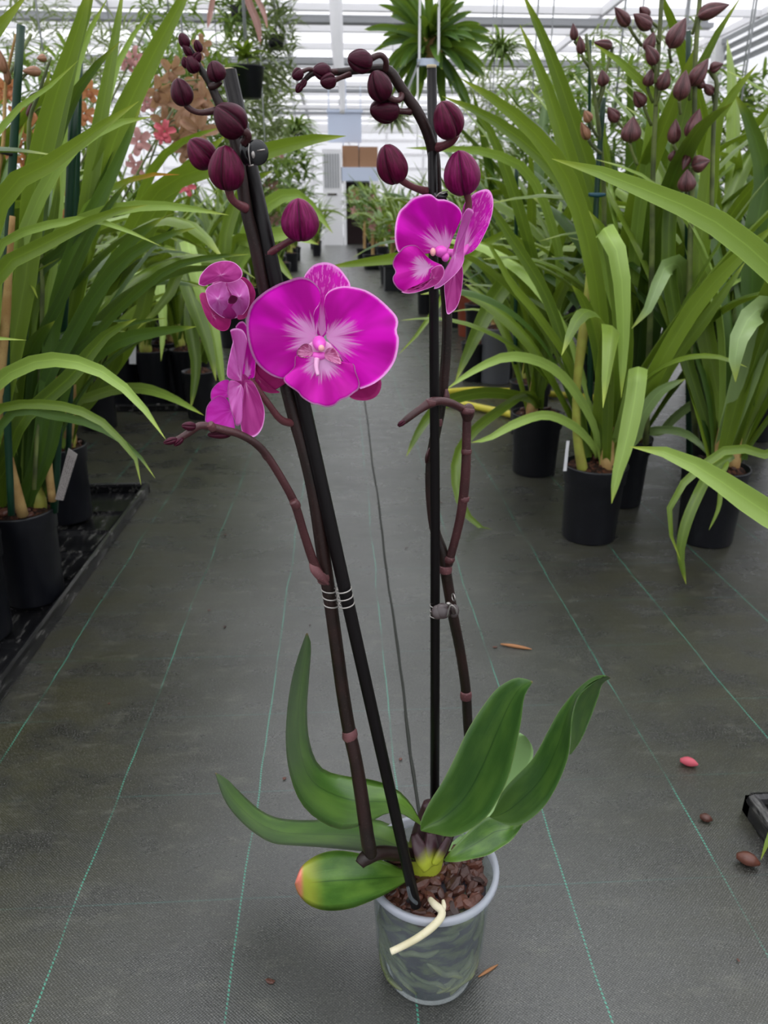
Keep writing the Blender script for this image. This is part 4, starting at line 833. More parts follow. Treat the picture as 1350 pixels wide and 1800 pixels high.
for par, pts, wd, m in (
    (L1, [W(B1, -.05), (-40, 560, 1.08), (0, 352, 1.02), (100, 280, .98), (170, 228, .95), (244, 178, .93)], 34, 'strap'),
    (L1, [W(B1, -.04), (20, 480, 1.15), (95, 300, 1.12), (160, 240, 1.08), (210, 215, 1.05), (268, 205, 1.02)], 24, 'strap_light'),
    (L1, [W(B1, -.06), (-60, 400, 1.05), (0, 225, 1.02), (60, 172, 1.0), (105, 138, .99), (138, 106, .98)], 15, 'strap_light'),
    (L2, [W(B2, .0, .03), (110, 600, 1.3), (150, 420, 1.32), (205, 235, 1.3), (265, 105, 1.28), (310, 20, 1.26), (350, -60, 1.25)], 40, 'strap'),
    (L2, [W(B2, -.02, .03), (120, 560, 1.3), (150, 380, 1.3), (175, 220, 1.3), (197, 100, 1.3), (218, -30, 1.3)], 28, 'strap'),
    (L1, [W(B1, 0, .02), (40, 520, 1.15), (60, 330, 1.15), (95, 180, 1.13), (135, 60, 1.1), (165, -50, 1.08)], 40, 'strap'),
    (L1, [W(B1, 0, .02), (30, 560, 1.15), (55, 380, 1.17), (90, 250, 1.18), (130, 90, 1.18), (160, 0, 1.17), (170, -40, 1.15)], 34, 'strap'),
    (L2, [W(B2, 0, 0), (60, 560, 1.22), (75, 330, 1.22), (120, 190, 1.2), (165, 120, 1.18), (213, 71, 1.16)], 26, 'strap_dark'),
    (L2, [W(B2, 0, 0), (85, 520, 1.25), (105, 320, 1.27), (128, 150, 1.27), (155, 60, 1.27), (190, -5, 1.25)], 20, 'strap_light'),
    (L2, [W(B2, 0, .04), (140, 520, 1.35), (175, 250, 1.4), (200, 130, 1.4), (235, 60, 1.4), (268, 15, 1.38)], 18, 'strap_light'),
    (L0, [W(B0, .0), (-260, 500, .80), (-160, 250, .78), (-60, 120, .78), (0, 45, .77), (52, -15, .76)], 52, 'strap'),
    (L2, [W(B2, .01), (90, 560, 1.25), (150, 370, 1.25), (210, 325, 1.24), (262, 307, 1.22), (316, 307, 1.2)], 15, 'strap_burnt'),
    (L2, [W(B2, .01), (50, 600, 1.22), (90, 430, 1.2), (150, 385, 1.17), (220, 364, 1.14), (300, 362, 1.1), (402, 378, 1.06)], 22, 'strap_light'),
    (L1, [W(B1, .01), (-30, 560, 1.1), (0, 432, 1.08), (60, 402, 1.05), (135, 386, 1.02), (190, 392, .99), (235, 410, .97), (284, 433, .95)], 15, 'strap_light'),
    (L3, [W(B3, .01), (190, 500, 1.55), (270, 345, 1.5), (360, 295, 1.4), (460, 268, 1.3), (540, 246, 1.22), (608, 239, 1.15)], 34, 'strap'),
    (L3, [W(B3, .01), (200, 520, 1.6), (250, 340, 1.6), (290, 270, 1.55), (340, 240, 1.5), (388, 224, 1.45)], 17, 'strap'),
    (L3, [W(B3, .0), (180, 560, 1.6), (240, 430, 1.58), (300, 330, 1.55), (360, 270, 1.5), (400, 235, 1.48)], 36, 'strap'),
    (L2, [W(B2, .01), (60, 640, 1.2), (110, 520, 1.18), (160, 410, 1.15), (200, 350, 1.14), (231, 313, 1.12)], 20, 'strap_dark'),
    (L1, [W(B1, .0), (-60, 620, 1.08), (0, 478, 1.03), (70, 433, 1.02), (140, 398, 1.0), (200, 372, .98), (260, 360, .96)], 26, 'strap'),
    (L1, [W(B1, -.02), (-50, 740, 1.05), (0, 668, .98), (60, 636, .96), (110, 632, .93), (165, 646, .90), (215, 678, .87), (258, 724, .84), (291, 772, .82)], 26, 'strap_light'),
    (L1, [W(B1, -.01), (-30, 760, 1.06), (0, 717, 1.04), (60, 710, 1.02), (120, 716, 1.0), (170, 735, .98), (205, 766, .97), (238, 805, .95), (248, 852, .94)], 17, 'strap'),
    (L1, [W(B1, -.01), (-10, 770, 1.06), (30, 722, 1.05), (90, 730, 1.03), (150, 742, 1.0), (205, 768, .98), (248, 805, .96), (273, 841, .95)], 15, 'strap_dark'),
    (L3, [W(B3, .02), (130, 712, 1.55), (165, 696, 1.5), (205, 684, 1.45), (255, 683, 1.38), (305, 700, 1.32), (358, 730, 1.26)], 18, 'strap_light'),
    (L2, [W(B2, -.06, -.05), (15, 790, 1.15), (35, 740, 1.14), (80, 700, 1.14), (130, 655, 1.13), (185, 590, 1.12), (240, 560, 1.1)], 26, 'strap'),
    (L2, [W(B2, .02), (110, 660, 1.22), (170, 585, 1.2), (235, 520, 1.15), (300, 470, 1.1), (370, 452, 1.05), (438, 447, 1.0)], 15, 'strap_dark'),
    (L2, [W(B2, .03, .02), (110, 680, 1.25), (160, 630, 1.25), (210, 598, 1.22), (270, 584, 1.2), (345, 574, 1.15)], 24, 'strap_dark'),
    (L2, [W(B2, .02, .02), (100, 660, 1.25), (150, 600, 1.25), (200, 578, 1.22), (245, 565, 1.2), (294, 559, 1.18)], 11, 'strap_dark'),
    (L2, [W(B2, .01), (70, 700, 1.2), (120, 600, 1.2), (165, 520, 1.18), (225, 450, 1.15), (290, 415, 1.12), (345, 400, 1.1)], 24, 'strap_dark'),
    (L0, [W(B0, .0), (-200, 640, .85), (-100, 600, .84), (-30, 592, .83), (10, 596, .82), (47, 598, .81)], 15, 'strap_light'),
    (L3, [W(B3, .0), (230, 600, 1.6), (270, 470, 1.6), (312, 440, 1.55), (310, 490, 1.5), (285, 535, 1.48), (240, 580, 1.46)], 26, 'strap'),
    (L3, [W(B3, .0), (200, 640, 1.6), (190, 560, 1.5), (180, 520, 1.45), (170, 570, 1.4), (150, 640, 1.38)], 28, 'strap'),
    (L2, [W(B2, -.01), (35, 640, 1.2), (50, 500, 1.2), (110, 440, 1.19), (150, 390, 1.18), (190, 370, 1.16)], 24, 'strap_dark'),
    (L2, [W(B2, -.03), (20, 760, 1.2), (40, 600, 1.2), (72, 480, 1.2), (95, 380, 1.2), (105, 300, 1.2)], 26, 'strap'),
    (L2, [W(B2, -.01), (60, 820, 1.21), (80, 700, 1.2), (95, 560, 1.2), (130, 440, 1.19), (200, 300, 1.18), (250, 180, 1.17)], 26, 'strap_dark'),
    (L2, [W(B2, .01), (85, 800, 1.23), (105, 700, 1.23), (150, 560, 1.22), (215, 440, 1.2), (290, 380, 1.17)], 28, 'strap_dark'),
): tl(par, pts, wd, m)
mk('dry_cane', pxtube([(40, 905, 1.2, 10), (10, 780, 1.16, 8), (2, 680, 1.12, 7), (10, 560, 1.1, 8), (16, 470, 1.1, 6), (22, 380, 1.1, 5)], seg=8), M['tancane'], L2)
mk('dry_cane', pxtube([(120, 770, 1.6, 8), (126, 700, 1.6, 10), (134, 640, 1.6, 8), (140, 590, 1.6, 5)], seg=8), M['tancane'], L3)
mk('dry_cane', pxtube([(92, 880, 1.25, 7), (84, 800, 1.24, 7), (90, 740, 1.24, 6), (98, 660, 1.24, 4)], seg=8), M['tancane'], L2)
for (p, q, r, Y, par) in (((8, 560), (37, 42), 7, 1.12, L1), ((110, 620), (132, 160), 11, 1.22, L2), ((135, 470), (142, 96), 5, 1.45, L4), ((128, 420), (126, 285), 6, 1.4, L4)):
    pass
for par, pts in ((L1, [(20, 905, 1.13, 6), (10, 560, 1.12, 7), (37, 44, 1.1, 7)]), (L2, [(95, 900, 1.26, 7), (112, 560, 1.24, 7), (131, 160, 1.22, 8)]), (L4, [(120, 800, 1.45, 5), (130, 500, 1.45, 5), (141, 97, 1.42, 5)])):
    mk('stake', pxtube(pts, seg=10), M['gstake'], par)
mk('tie', pxtube([(-10, 262, 1.11, 4), (12, 268, 1.1, 5), (24, 272, 1.11, 3)], seg=8), M['tie'], L1)
# name tag in the front left pot
def quad(pts, Y, th=0.0012):
    A = [at(x, y, Y+dy) for (x, y, dy) in pts]; n = (A[1]-A[0]).cross(A[3]-A[0]).normalized()*th
    V = A+[a+n for a in A]; return V, [(0, 1, 2, 3), (7, 6, 5, 4), (0, 4, 5, 1), (1, 5, 6, 2), (2, 6, 7, 3), (3, 7, 4, 0)], [(0, 1), (1, 1), (1, 0), (0, 0)]*2
mk('name_tag', quad([(120, 788, 0), (136, 799, 0), (111, 880, .01), (97, 878, .01)], 1.225), M['tag'], L2, smooth=False)['label'] = 'weathered grey name tag'
mk('plant_label', quad([(227, 592, 0), (239, 592, 0), (239, 640, 0), (227, 640, 0)], 2.8), M['whitetag'], thing('plant_label_stick', 'small white label sticking up among the dark pots at the back left', 'label', at(233, 640, 2.8)), smooth=False)
# back left black pots in the far tray
k = 0
for i in range(8):
    for j in range(2):
        x = -1.48+i*0.125; y = 2.88+j*0.2+0.02*(i % 2)
        cym(['cymbidium in a black pot in the back left tray, %s, %s' % (('leftmost', 'second from left', 'third from left', 'fourth from left', 'fourth from right', 'third from right', 'second from right', 'rightmost')[i], ('front row', 'rear row')[j])][0], x, y, TZ, r=0.062, h=0.20, n=14 if i > 2 else 8, s=0.95, seed=30+k, dark=0.25, group='cymbidiums in the back left tray'); k += 1
L8 = thing('potted_cymbidium', 'broad-leaved cymbidium drooping light green leaves over the back left tray end', 'plant', (-0.50, 2.70, 0)); cpot(L8, -0.52, 2.68, 0.0, 0.06, 0.17)
b8 = V3(-0.50, 2.68, .2)
for pts, wd, m in (([b8, (385, 520, 2.6), (330, 420, 2.5), (345, 480, 2.4), (375, 580, 2.35), (395, 700, 2.3)], 26, 'strap_light'), ([b8, (370, 480, 2.6), (310, 410, 2.5), (330, 500, 2.4), (365, 600, 2.3), (380, 670, 2.25)], 30, 'strap'), ([b8, (380, 560, 2.6), (350, 480, 2.5), (335, 560, 2.4), (345, 640, 2.35), (335, 720, 2.3)], 24, 'strap'), ([b8, (400, 500, 2.65), (440, 430, 2.6), (500, 410, 2.5), (560, 430, 2.4)], 26, 'strap_light'), ([b8, (410, 480, 2.65), (450, 380, 2.6), (520, 340, 2.55), (585, 410, 2.5)], 24, 'strap_light'), ([b8, (370, 500, 2.6), (290, 440, 2.5), (280, 500, 2.4), (287, 560, 2.35), (283, 635, 2.3)], 20, 'strap_light'), ([b8, (390, 480, 2.6), (400, 400, 2.6), (430, 330, 2.6), (480, 300, 2.55)], 22, 'strap'), ([b8, (400, 460, 2.65), (420, 420, 2.6), (470, 440, 2.5), (520, 500, 2.4)], 22, 'strap')):
    tl(L8, pts, wd, m)

# ---- right hand rows
R1 = cym('cymbidium in the nearest dark pot on the right of the aisle with a white tag', 0.545, 1.515, r=0.070, h=0.172, n=14, s=1.05, seed=51, dark=0.2)
R2 = cym('budded cymbidium in the dark pot at the right edge behind the big arching leaf', 0.80, 1.485, r=0.070, h=0.172, n=26, s=1.2, seed=52, dark=0.2)
R3 = cym('cymbidium in the dark pot behind and left of the nearest right pot', 0.535, 1.985, r=0.072, h=0.172, n=16, s=1.0, seed=53, dark=0.25)
for i, (x, y, lb) in enumerate(((1.30, 1.75, 'outer cymbidium level with the second right row'), (1.35, 2.3, 'outer cymbidium level with the third right row'), (0.72, 2.85, 'cymbidium beyond the yellow hoses near the aisle'), (1.1, 2.95, 'cymbidium beyond the yellow hoses further right'), (-1.25, 1.5, 'outer cymbidium level with the tagged pot on the left'), (-1.35, 2.3, 'outer cymbidium beyond the left tray'), (-0.98, 1.2, 'cymbidium in the second left row nearest the front'))):
    cym(lb, x, y, 0.0 if x > 0 or y > 1.9 else (TZ if x > -1.08 else 0.0), r=0.07, h=0.172, n=30, s=1.4, seed=90+i, dark=0.6)
R4 = cym('cymbidium in the shaded pot between the front right pots', 0.69, 1.73, r=0.066, h=0.172, n=30, s=1.25, seed=54, dark=0.3)
R5 = cym('cymbidium standing just outside the right edge', 1.02, 1.15, r=0.07, h=0.172, n=10, s=1.0, seed=55, dark=0.2, lean=(0.2, 1.0))
R6 = cym('cymbidium in the lower right tray, only a leaf tip showing', 0.70, 0.45, TZ, r=0.06, h=0.15, n=4, s=0.5, seed=56, dark=0.2, lean=(0, 0.5))
R7 = cym('cymbidium in the second right row behind the budded plant', 0.96, 1.78, r=0.07, h=0.172, n=34, s=1.35, seed=57, dark=0.25)
R8 = cym('cymbidium in the third right row near the shaded pots', 0.80, 2.08, r=0.07, h=0.172, n=30, s=1.3, seed=58, dark=0.25)
R9 = cym('cymbidium in the third right row further right', 1.12, 2.15, r=0.07, h=0.172, n=32, s=1.45, seed=59, dark=0.25)
R10 = cym('cymbidium on the right behind the yellow hose end', 0.62, 2.42, r=0.07, h=0.172, n=20, s=1.05, seed=60, dark=0.2)
R11 = cym('cymbidium in the fourth right row', 0.95, 2.5, r=0.07, h=0.172, n=30, s=1.45, seed=61, dark=0.2)
A1 = V3(0.545, 1.505, .19); A2 = V3(0.795, 1.47, .19); A3 = V3(0.53, 1.96, .19); A4 = V3(0.69, 1.72, .19); A5 = V3(1.0, 1.12, .2)
for par, pts, wd, m in (
    (R5, [A5, (1560, 700, 1.05), (1440, 560, 1.0), (1340, 455, .97), (1250, 385, .94), (1170, 348, .91), (1080, 312, .89), (1020, 290, .88), (970, 279, .87)], 44, 'strap_light'),
    (R5, [W(A5, 0, .03), (1500, 640, 1.06), (1400, 480, 1.03), (1320, 428, 1.0), (1240, 376, .98), (1195, 350, .97), (1155, 327, .96)], 26, 'strap_pale'),
    (R4, [A4, (1080, 560, 1.6), (1040, 420, 1.55), (1000, 280, 1.52), (960, 150, 1.5), (913, 42, 1.48)], 30, 'strap'),
    (R4, [A4, (1100, 560, 1.65), (1060, 380, 1.62), (1010, 220, 1.6), (965, 90, 1.58), (915, -20, 1.56)], 30, 'strap'),
    (R1, [A1, (1060, 640, 1.45), (1045, 480, 1.4), (1005, 330, 1.36), (950, 245, 1.32), (880, 182, 1.28), (810, 138, 1.25)], 30, 'strap'),
    (R1, [A1, (1070, 600, 1.5), (1050, 450, 1.47), (990, 320, 1.44), (920, 248, 1.42), (850, 200, 1.4), (777, 169, 1.38)], 26, 'strap'),
    (R3, [A3, (985, 500, 1.9), (965, 380, 1.85), (925, 300, 1.8), (860, 268, 1.75), (790, 262, 1.7), (713, 260, 1.65)], 16, 'strap_light'),
    (R1, [W(A1, .02), (1095, 640, 1.45), (1090, 520, 1.42), (1070, 430, 1.4), (1035, 370, 1.4)], 34, 'strap'),
    (R1, [W(A1, .03), (1100, 600, 1.47), (1050, 410, 1.42), (1075, 420, 1.36), (1092, 480, 1.34), (1096, 600, 1.34), (1092, 700, 1.34)], 32, 'strap_light'),
    (R1, [W(A1, .03), (1110, 700, 1.42), (1122, 640, 1.38), (1116, 700, 1.35), (1100, 780, 1.33), (1086, 830, 1.32), (1075, 885, 1.31)], 32, 'strap_light'),
    (R5, [W(A5, -.02), (1640, 1010, .98), (1480, 960, .96), (1390, 926, .95), (1310, 876, .94), (1240, 828, .94), (1175, 796, .95), (1107, 785, .96)], 46, 'strap_light'),
    (R5, [W(A5, 0, -.02), (1450, 780, 1.1), (1350, 800, 1.08), (1290, 786, 1.06), (1235, 818, 1.04), (1192, 862, 1.02), (1174, 915, 1.01), (1196, 985, 1.0)], 16, 'strap'),
    (R2, [W(A2, -.01, -.03), (1290, 800, 1.4), (1250, 830, 1.35), (1222, 880, 1.3), (1203, 930, 1.28), (1196, 975, 1.27), (1206, 1027, 1.26)], 18, 'strap'),
    (R2, [W(A2, -.01, -.03), (1280, 810, 1.38), (1268, 840, 1.35), (1264, 890, 1.33), (1246, 932, 1.32)], 8, 'strap'),
    (R1, [A1, (1040, 780, 1.48), (1010, 750, 1.46), (960, 729, 1.43), (905, 745, 1.4), (860, 770, 1.38), (828, 778, 1.36)], 16, 'strap_light'),
    (R1, [A1, (1045, 750, 1.48), (1005, 680, 1.45), (960, 640, 1.42), (895, 626, 1.38), (835, 650, 1.34), (785, 684, 1.3)], 17, 'strap_light'),
    (R3, [A3, (950, 560, 1.9), (920, 480, 1.8), (885, 500, 1.7), (850, 560, 1.65), (820, 625, 1.62), (800, 672, 1.6)], 34, 'strap'),
    (R3, [A3, (930, 500, 1.92), (900, 410, 1.85), (840, 440, 1.8), (780, 520, 1.75), (740, 580, 1.7), (700, 624, 1.68)], 14, 'strap'),
    (R3, [A3, (930, 700, 1.9), (860, 690, 1.85), (800, 700, 1.8), (762, 722, 1.76), (735, 760, 1.72), (714, 803, 1.7)], 20, 'strap'),
    (R3, [A3, (930, 690, 1.9), (880, 720, 1.8), (830, 760, 1.72), (802, 810, 1.66), (808, 880, 1.6), (840, 925, 1.58), (879, 934, 1.56)], 18, 'strap'),
    (R3, [A3, (940, 560, 1.95), (900, 455, 1.9), (850, 440, 1.85), (760, 448, 1.8), (680, 456, 1.75), (572, 470, 1.65)], 22, 'strap'),
    (R4, [W(A4, .03), (1100, 520, 1.7), (1120, 350, 1.6), (1165, 230, 1.5), (1205, 130, 1.45), (1228, 70, 1.42)], 38, 'strap'),
    (R2, [A2, (1180, 520, 1.5), (1190, 260, 1.5), (1230, 120, 1.48), (1260, 60, 1.46), (1302, -5, 1.44)], 26, 'strap'),
    (R2, [W(A2, .03), (1230, 520, 1.5), (1245, 330, 1.5), (1260, 210, 1.48), (1300, 150, 1.46), (1332, 112, 1.44)], 34, 'strap'),
    (R2, [W(A2, .05), (1320, 600, 1.5), (1325, 420, 1.5), (1345, 320, 1.5), (1320, 220, 1.5), (1290, 162, 1.5)], 38, 'strap_dark'),
    (R1, [W(A1, .01), (1120, 720, 1.45), (1160, 640, 1.42), (1220, 540, 1.38), (1290, 460, 1.33), (1370, 390, 1.28)], 30, 'strap'),
    (R1, [W(A1, .01), (1130, 730, 1.47), (1180, 640, 1.45), (1240, 560, 1.42), (1310, 460, 1.4)], 20, 'strap'),
    (R2, [W(A2, 0), (1330, 600, 1.35), (1350, 540, 1.3), (1322, 552, 1.25), (1300, 590, 1.23), (1292, 630, 1.22), (1293, 672, 1.22)], 50, 'strap_pale'),
    (R4, [A4, (1190, 560, 1.6), (1195, 470, 1.5), (1165, 475, 1.42), (1150, 520, 1.4), (1135, 550, 1.4), (1110, 578, 1.4)], 38, 'strap_pale'),
    (R1, [W(A1, .04), (1115, 770, 1.45), (1127, 733, 1.42), (1160, 688, 1.4), (1205, 666, 1.38)], 22, 'strap_pale'),
    (R4, [W(A4, .03), (1160, 760, 1.65), (1185, 735, 1.6), (1225, 706, 1.55), (1276, 690, 1.5)], 15, 'strap_pale'),
    (R4, [W(A4, .0), (1110, 770, 1.65), (1150, 756, 1.58), (1200, 760, 1.52), (1235, 785, 1.48), (1255, 812, 1.46)], 14, 'strap_pale'),
    (R4, [A4, (1110, 560, 1.65), (1120, 400, 1.6), (1150, 180, 1.5), (1110, 130, 1.45), (1070, 90, 1.43), (1042, 76, 1.42)], 24, 'strap_light'),
    (R3, [A3, (960, 560, 1.95), (930, 430, 1.92), (890, 300, 1.9), (850, 210, 1.88), (805, 175, 1.86)], 20, 'strap'),
    (R1, [W(A1, -.02), (1000, 640, 1.5), (960, 520, 1.5), (900, 420, 1.48), (860, 360, 1.46), (830, 330, 1.45)], 20, 'strap'),
    (R1, [W(A1, -.02), (1010, 660, 1.5), (950, 560, 1.45), (900, 500, 1.42), (860, 430, 1.4), (830, 420, 1.4)], 14, 'strap'),
    (R6, [V3(.7, .45, .16), (1420, 1330, .50), (1385, 1400, .53), (1362, 1450, .55), (1345, 1490, .56), (1337, 1512, .565)], 20, 'strap_light'),
): tl(par, pts, wd, m)
mk('cane', pxtube([(1025, 830, 1.49, 10), (1015, 770, 1.48, 8), (1013, 700, 1.47, 7), (1018, 640, 1.46, 8), (1026, 580, 1.45, 9), (1030, 540, 1.45, 6), (1036, 460, 1.45, 4)], seg=10), M['cane'], R1)
mk('tie', pxtube([(1019, 538, 1.44, 3), (1030, 541, 1.435, 3.5), (1040, 538, 1.44, 3)], seg=8), M['tie'], R1)
mk('name_tag', quad([(996, 775, 0), (1001, 775, 0), (996, 828, 0), (990, 828, 0)], 1.44), M['whitetag'], R1, smooth=False)['label'] = 'white tag inside the pot rim'
mk('stake', pxtube([(1033, 815, 1.52, 6), (1046, 400, 1.52, 5), (1061, 172, 1.52, 5)], seg=8), M['gstake'], R1)
mk('stake', pxtube([(1212, 800, 1.6, 6), (1209, 440, 1.55, 5.5), (1210, 54, 1.5, 4.5)], seg=8), M['gstake'], R2)
mk('stake', pxtube([(1030, 640, 1.9, 3), (1035, 300, 1.85, 3), (1037, 70, 1.8, 3)], seg=8), M['gstake'], R4)
mk('stake', pxtube([(906, 640, 2.0, 3.5), (907, 460, 2.0, 3.5), (908, 290, 1.95, 3.5)], seg=8), M['gstake'], R3)
mk('tie', pxtube([(1035, 342, 1.5, 3), (1050, 343, 1.5, 4), (1064, 342, 1.5, 2.5)], seg=8), M['tie_blue'], R1)
S1 = mk('flower_spike', pxtube([(1225, 780, 1.55, 6), (1212, 600, 1.5, 5.5), (1213, 440, 1.47, 5), (1220, 250, 1.44, 4.5), (1222, 110, 1.42, 4.5), (1230, 0, 1.41, 4), (1234, -60, 1.41, 3)], seg=8), M['cstem'], R2)
S2 = mk('flower_spike', pxtube([(1135, 780, 1.6, 6), (1145, 500, 1.52, 5), (1148, 300, 1.48, 4.5), (1156, 120, 1.46, 4), (1163, 0, 1.45, 4), (1166, -50, 1.45, 3)], seg=8), M['cstem'], R4)
S3 = mk('flower_spike', pxtube([(1050, 700, 1.62, 5), (1062, 400, 1.56, 4.5), (1055, 250, 1.52, 4), (1040, 130, 1.5, 3), (1030, 60, 1.5, 3)], seg=8), M['cstem'], R4)
S4 = mk('flower_spike', pxtube([(1250, 420, 1.45, 4), (1254, 230, 1.43, 4), (1260, 150, 1.42, 4), (1250, 125, 1.42, 3)], seg=8), M['cstem'], R2)
for (b0, t0, w0, Y, sp, ax, m) in (((1106, 46), (1080, 12), 18, 1.45, S2, (1128, 80), 'cbud'), ((1145, 50), (1113, 24), 21, 1.44, S2, (1158, 75), 'cbud'), ((1140, 30), (1124, 12), 16, 1.47, S2, (1160, 50), 'cbud'), ((1136, 92), (1150, 55), 19, 1.44, S2, (1152, 125), 'cbud'), ((1153, 114), (1136, 78), 20, 1.43, S2, (1152, 145), 'cbud'),
    ((1176, 86), (1206, 30), 28, 1.42, S1, (1180, 110), 'cbud'), ((1225, 28), (1283, 8), 23, 1.41, S1, (1217, 60), 'cbud'), ((1213, 152), (1246, 102), 25, 1.42, S1, (1212, 175), 'cbud'), ((1246, 122), (1272, 112), 16, 1.42, S1, (1257, 140), 'cbud'), ((1194, 178), (1206, 122), 25, 1.41, S1, (1196, 200), 'cbud'), ((1212, 246), (1230, 190), 25, 1.42, S1, (1213, 265), 'cbud'), ((1183, 254), (1188, 208), 20, 1.44, S1, (1200, 275), 'cbud'),
    ((1215, 292), (1249, 282), 25, 1.42, S1, (1212, 320), 'cbud'), ((1207, 338), (1208, 297), 27, 1.41, S1, (1211, 355), 'cbud'), ((1107, 252), (1113, 204), 30, 1.46, S2, (1120, 290), 'cbud'), ((1086, 214), (1068, 188), 18, 1.48, S2, (1110, 235), 'cbud'), ((1132, 186), (1114, 160), 20, 1.47, S2, (1145, 220), 'cbud'), ((1138, 153), (1145, 120), 19, 1.46, S2, (1148, 180), 'cbud'), ((1160, 160), (1175, 120), 22, 1.45, S2, (1153, 185), 'cbud'),
    ((1010, 72), (1007, 40), 13, 1.5, S3, (1030, 90), 'cbud'), ((1022, 96), (1019, 62), 14, 1.5, S3, (1038, 120), 'cbud'), ((1077, 82), (1043, 74), 15, 1.5, S3, (1050, 180), 'cbud'), ((1035, 246), (1021, 214), 15, 1.5, S3, (1056, 270), 'cbud_tan'), ((1037, 214), (1027, 194), 15, 1.49, S3, (1050, 240), 'cbud_tan'), ((1062, 152), (1058, 122), 18, 1.5, S3, (1050, 190), 'cbud'), ((1253, 166), (1237, 147), 14, 1.43, S4, (1255, 180), 'cbud'), ((1237, 150), (1224, 146), 13, 1.43, S4, (1250, 165), 'cbud'), ((1212, 268), (1200, 300), 14, 1.43, S1, (1212, 260), 'cbud'), ((1180, 285), (1190, 260), 16, 1.46, S1, (1200, 300), 'cbud')):
    b = mk('bud', pxbud(b0, t0, w0*1.12, Y, Y-0.01, lobes=3, roll=R.random()*3, seg=24, rows=9, blunt=0.85), M[m], sp)
    mk('bud_stalk', pxtube([(ax[0], ax[1], Y+0.012, 3), ((b0[0]*2+ax[0])/3, (b0[1]*2+ax[1])/3+3, Y+0.003, 2.6), (b0[0], b0[1], Y, 3.2)], seg=6), M['cstem'], sp)
for (b0, t0, w0, Y, m) in (((73, 126), (38, 125), 17, 1.15, 'cbud_tan'), ((82, 102), (64, 103), 13, 1.2, 'cbud_tan'), ((8, 130), (-2, 85), 16, 1.1, 'cbud_tan'), ((15, 150), (10, 110), 12, 1.11, 'cbud_tan'), ((48, 206), (56, 180), 9, 1.2, 'cbud')):
    mk('bud', pxbud(b0, t0, w0, Y, Y-0.01, seg=16, rows=9, blunt=0.85), M[m], L1)
mk('flower_spike', pxtube([(60, 860, 1.2, 4), (75, 500, 1.2, 4), (50, 250, 1.17, 4), (70, 160, 1.16, 3), (90, 100, 1.16, 2)], seg=6), M['cstem'], L1)
mk('flower_spike', pxtube([(-20, 860, 1.14, 4), (-10, 400, 1.12, 4), (6, 250, 1.11, 3.5), (10, 150, 1.11, 3), (28, 60, 1.11, 2)], seg=6), M['tancane'], L1)

# ------------------------------------------------------------ cymbidium flowers (template geometry)
def cymflower(c, size, m, face, r):
    c = Vector(c); f = Vector(face).normalized(); u = Vector((0, 0, 1)).cross(f).normalized(); v = f.cross(u); gs = []
    a0 = r.uniform(-0.4, 0.4)
    for k in range(5):
        a = a0+k*2*math.pi/5+math.pi/2+r.uniform(-0.15, 0.15); d = u*math.cos(a)+v*math.sin(a)
        P = [tuple(c+d*size*0.06), tuple(c+d*size*0.25+f*size*0.06), tuple(c+d*size*0.42+f*size*0.09), tuple(c+d*size*0.52+f*size*0.02)]
        gs.append(ribbon(P, size*0.27, face=f, fold=0.3))
    gs.append(ribbon([tuple(c), tuple(c-v*size*0.10+f*size*0.16), tuple(c-v*size*0.26+f*size*0.18), tuple(c-v*size*0.32+f*size*0.08)], size*0.26, face=f, fold=-0.25))
    return join(*gs)
fr = random.Random(5)
def bloomer(label, base, top, flowers, m, group=None):
    t = thing('flowering_cymbidium', label, 'plant', (base[0], base[1], 0), group)
    cpot(t, base[0], base[1], 0, 0.07, 0.18); fans(t, base[0], base[1], 0.18, 10, 1.0, fr, 0.3)
    s = mk('flower_spike', tube([(base[0], base[1], 0.18, 0.004), ((base[0]*2+top.x)/3, (base[1]*2+top.y)/3, top.z*0.5, 0.004), (top.x, top.y, top.z, 0.003)], seg=6), M['cstem'], t)
    for (px, py, Y, sz) in flowers:
        c = at(px, py, Y); k = sz*m_per_px(c)
        mk('bloom', cymflower(c, k*1.15, M[m], (CAM-c)+V3(fr.uniform(-2.2, 2.2), fr.uniform(-.3, .3), fr.uniform(-1.6, .6)), fr), M[m], s)
        q = s.data.vertices; near = V3(top.x, top.y, min(top.z, c.z+0.03))
        mk('bloom_stalk', tube([(near.x, near.y, near.z, 0.002), ((near.x+c.x)/2, (near.y+c.y)/2+0.01, (near.z+c.z)/2+0.01, 0.002), (c.x, c.y+0.004, c.z, 0.002)], seg=5), M['cstem'], s)
bloomer('tan-flowered cymbidium rising behind the left spike of the magenta orchid', (-0.85, 2.55), at(345, 60, 2.5), [(275, 160, 2.5, 48), (300, 125, 2.45, 45), (330, 190, 2.5, 62), (350, 232, 2.45, 58), (318, 240, 2.5, 50), (285, 215, 2.5, 44), (360, 175, 2.5, 46), (345, 145, 2.55, 40), (330, 262, 2.5, 44), (355, 80, 2.5, 30), (340, 105, 2.5, 34), (300, 180, 2.55, 40)], 'flower_tan')
bloomer('dusky cymbidium with blooms between the tall left leaves', (-1.15, 2.6), at(262, 40, 2.6), [(240, 105, 2.6, 36), (222, 110, 2.6, 28), (245, 250, 2.6, 40), (258, 180, 2.6, 30), (240, 290, 2.6, 34), (230, 200, 2.6, 28)], 'flower_palepink')
bloomer('red-pink half open blooms low behind the left leaves', (-0.98, 2.4), at(305, 190, 2.35), [(290, 232, 2.35, 34), (328, 328, 2.3, 28), (283, 240, 2.34, 24)], 'flower_pink')
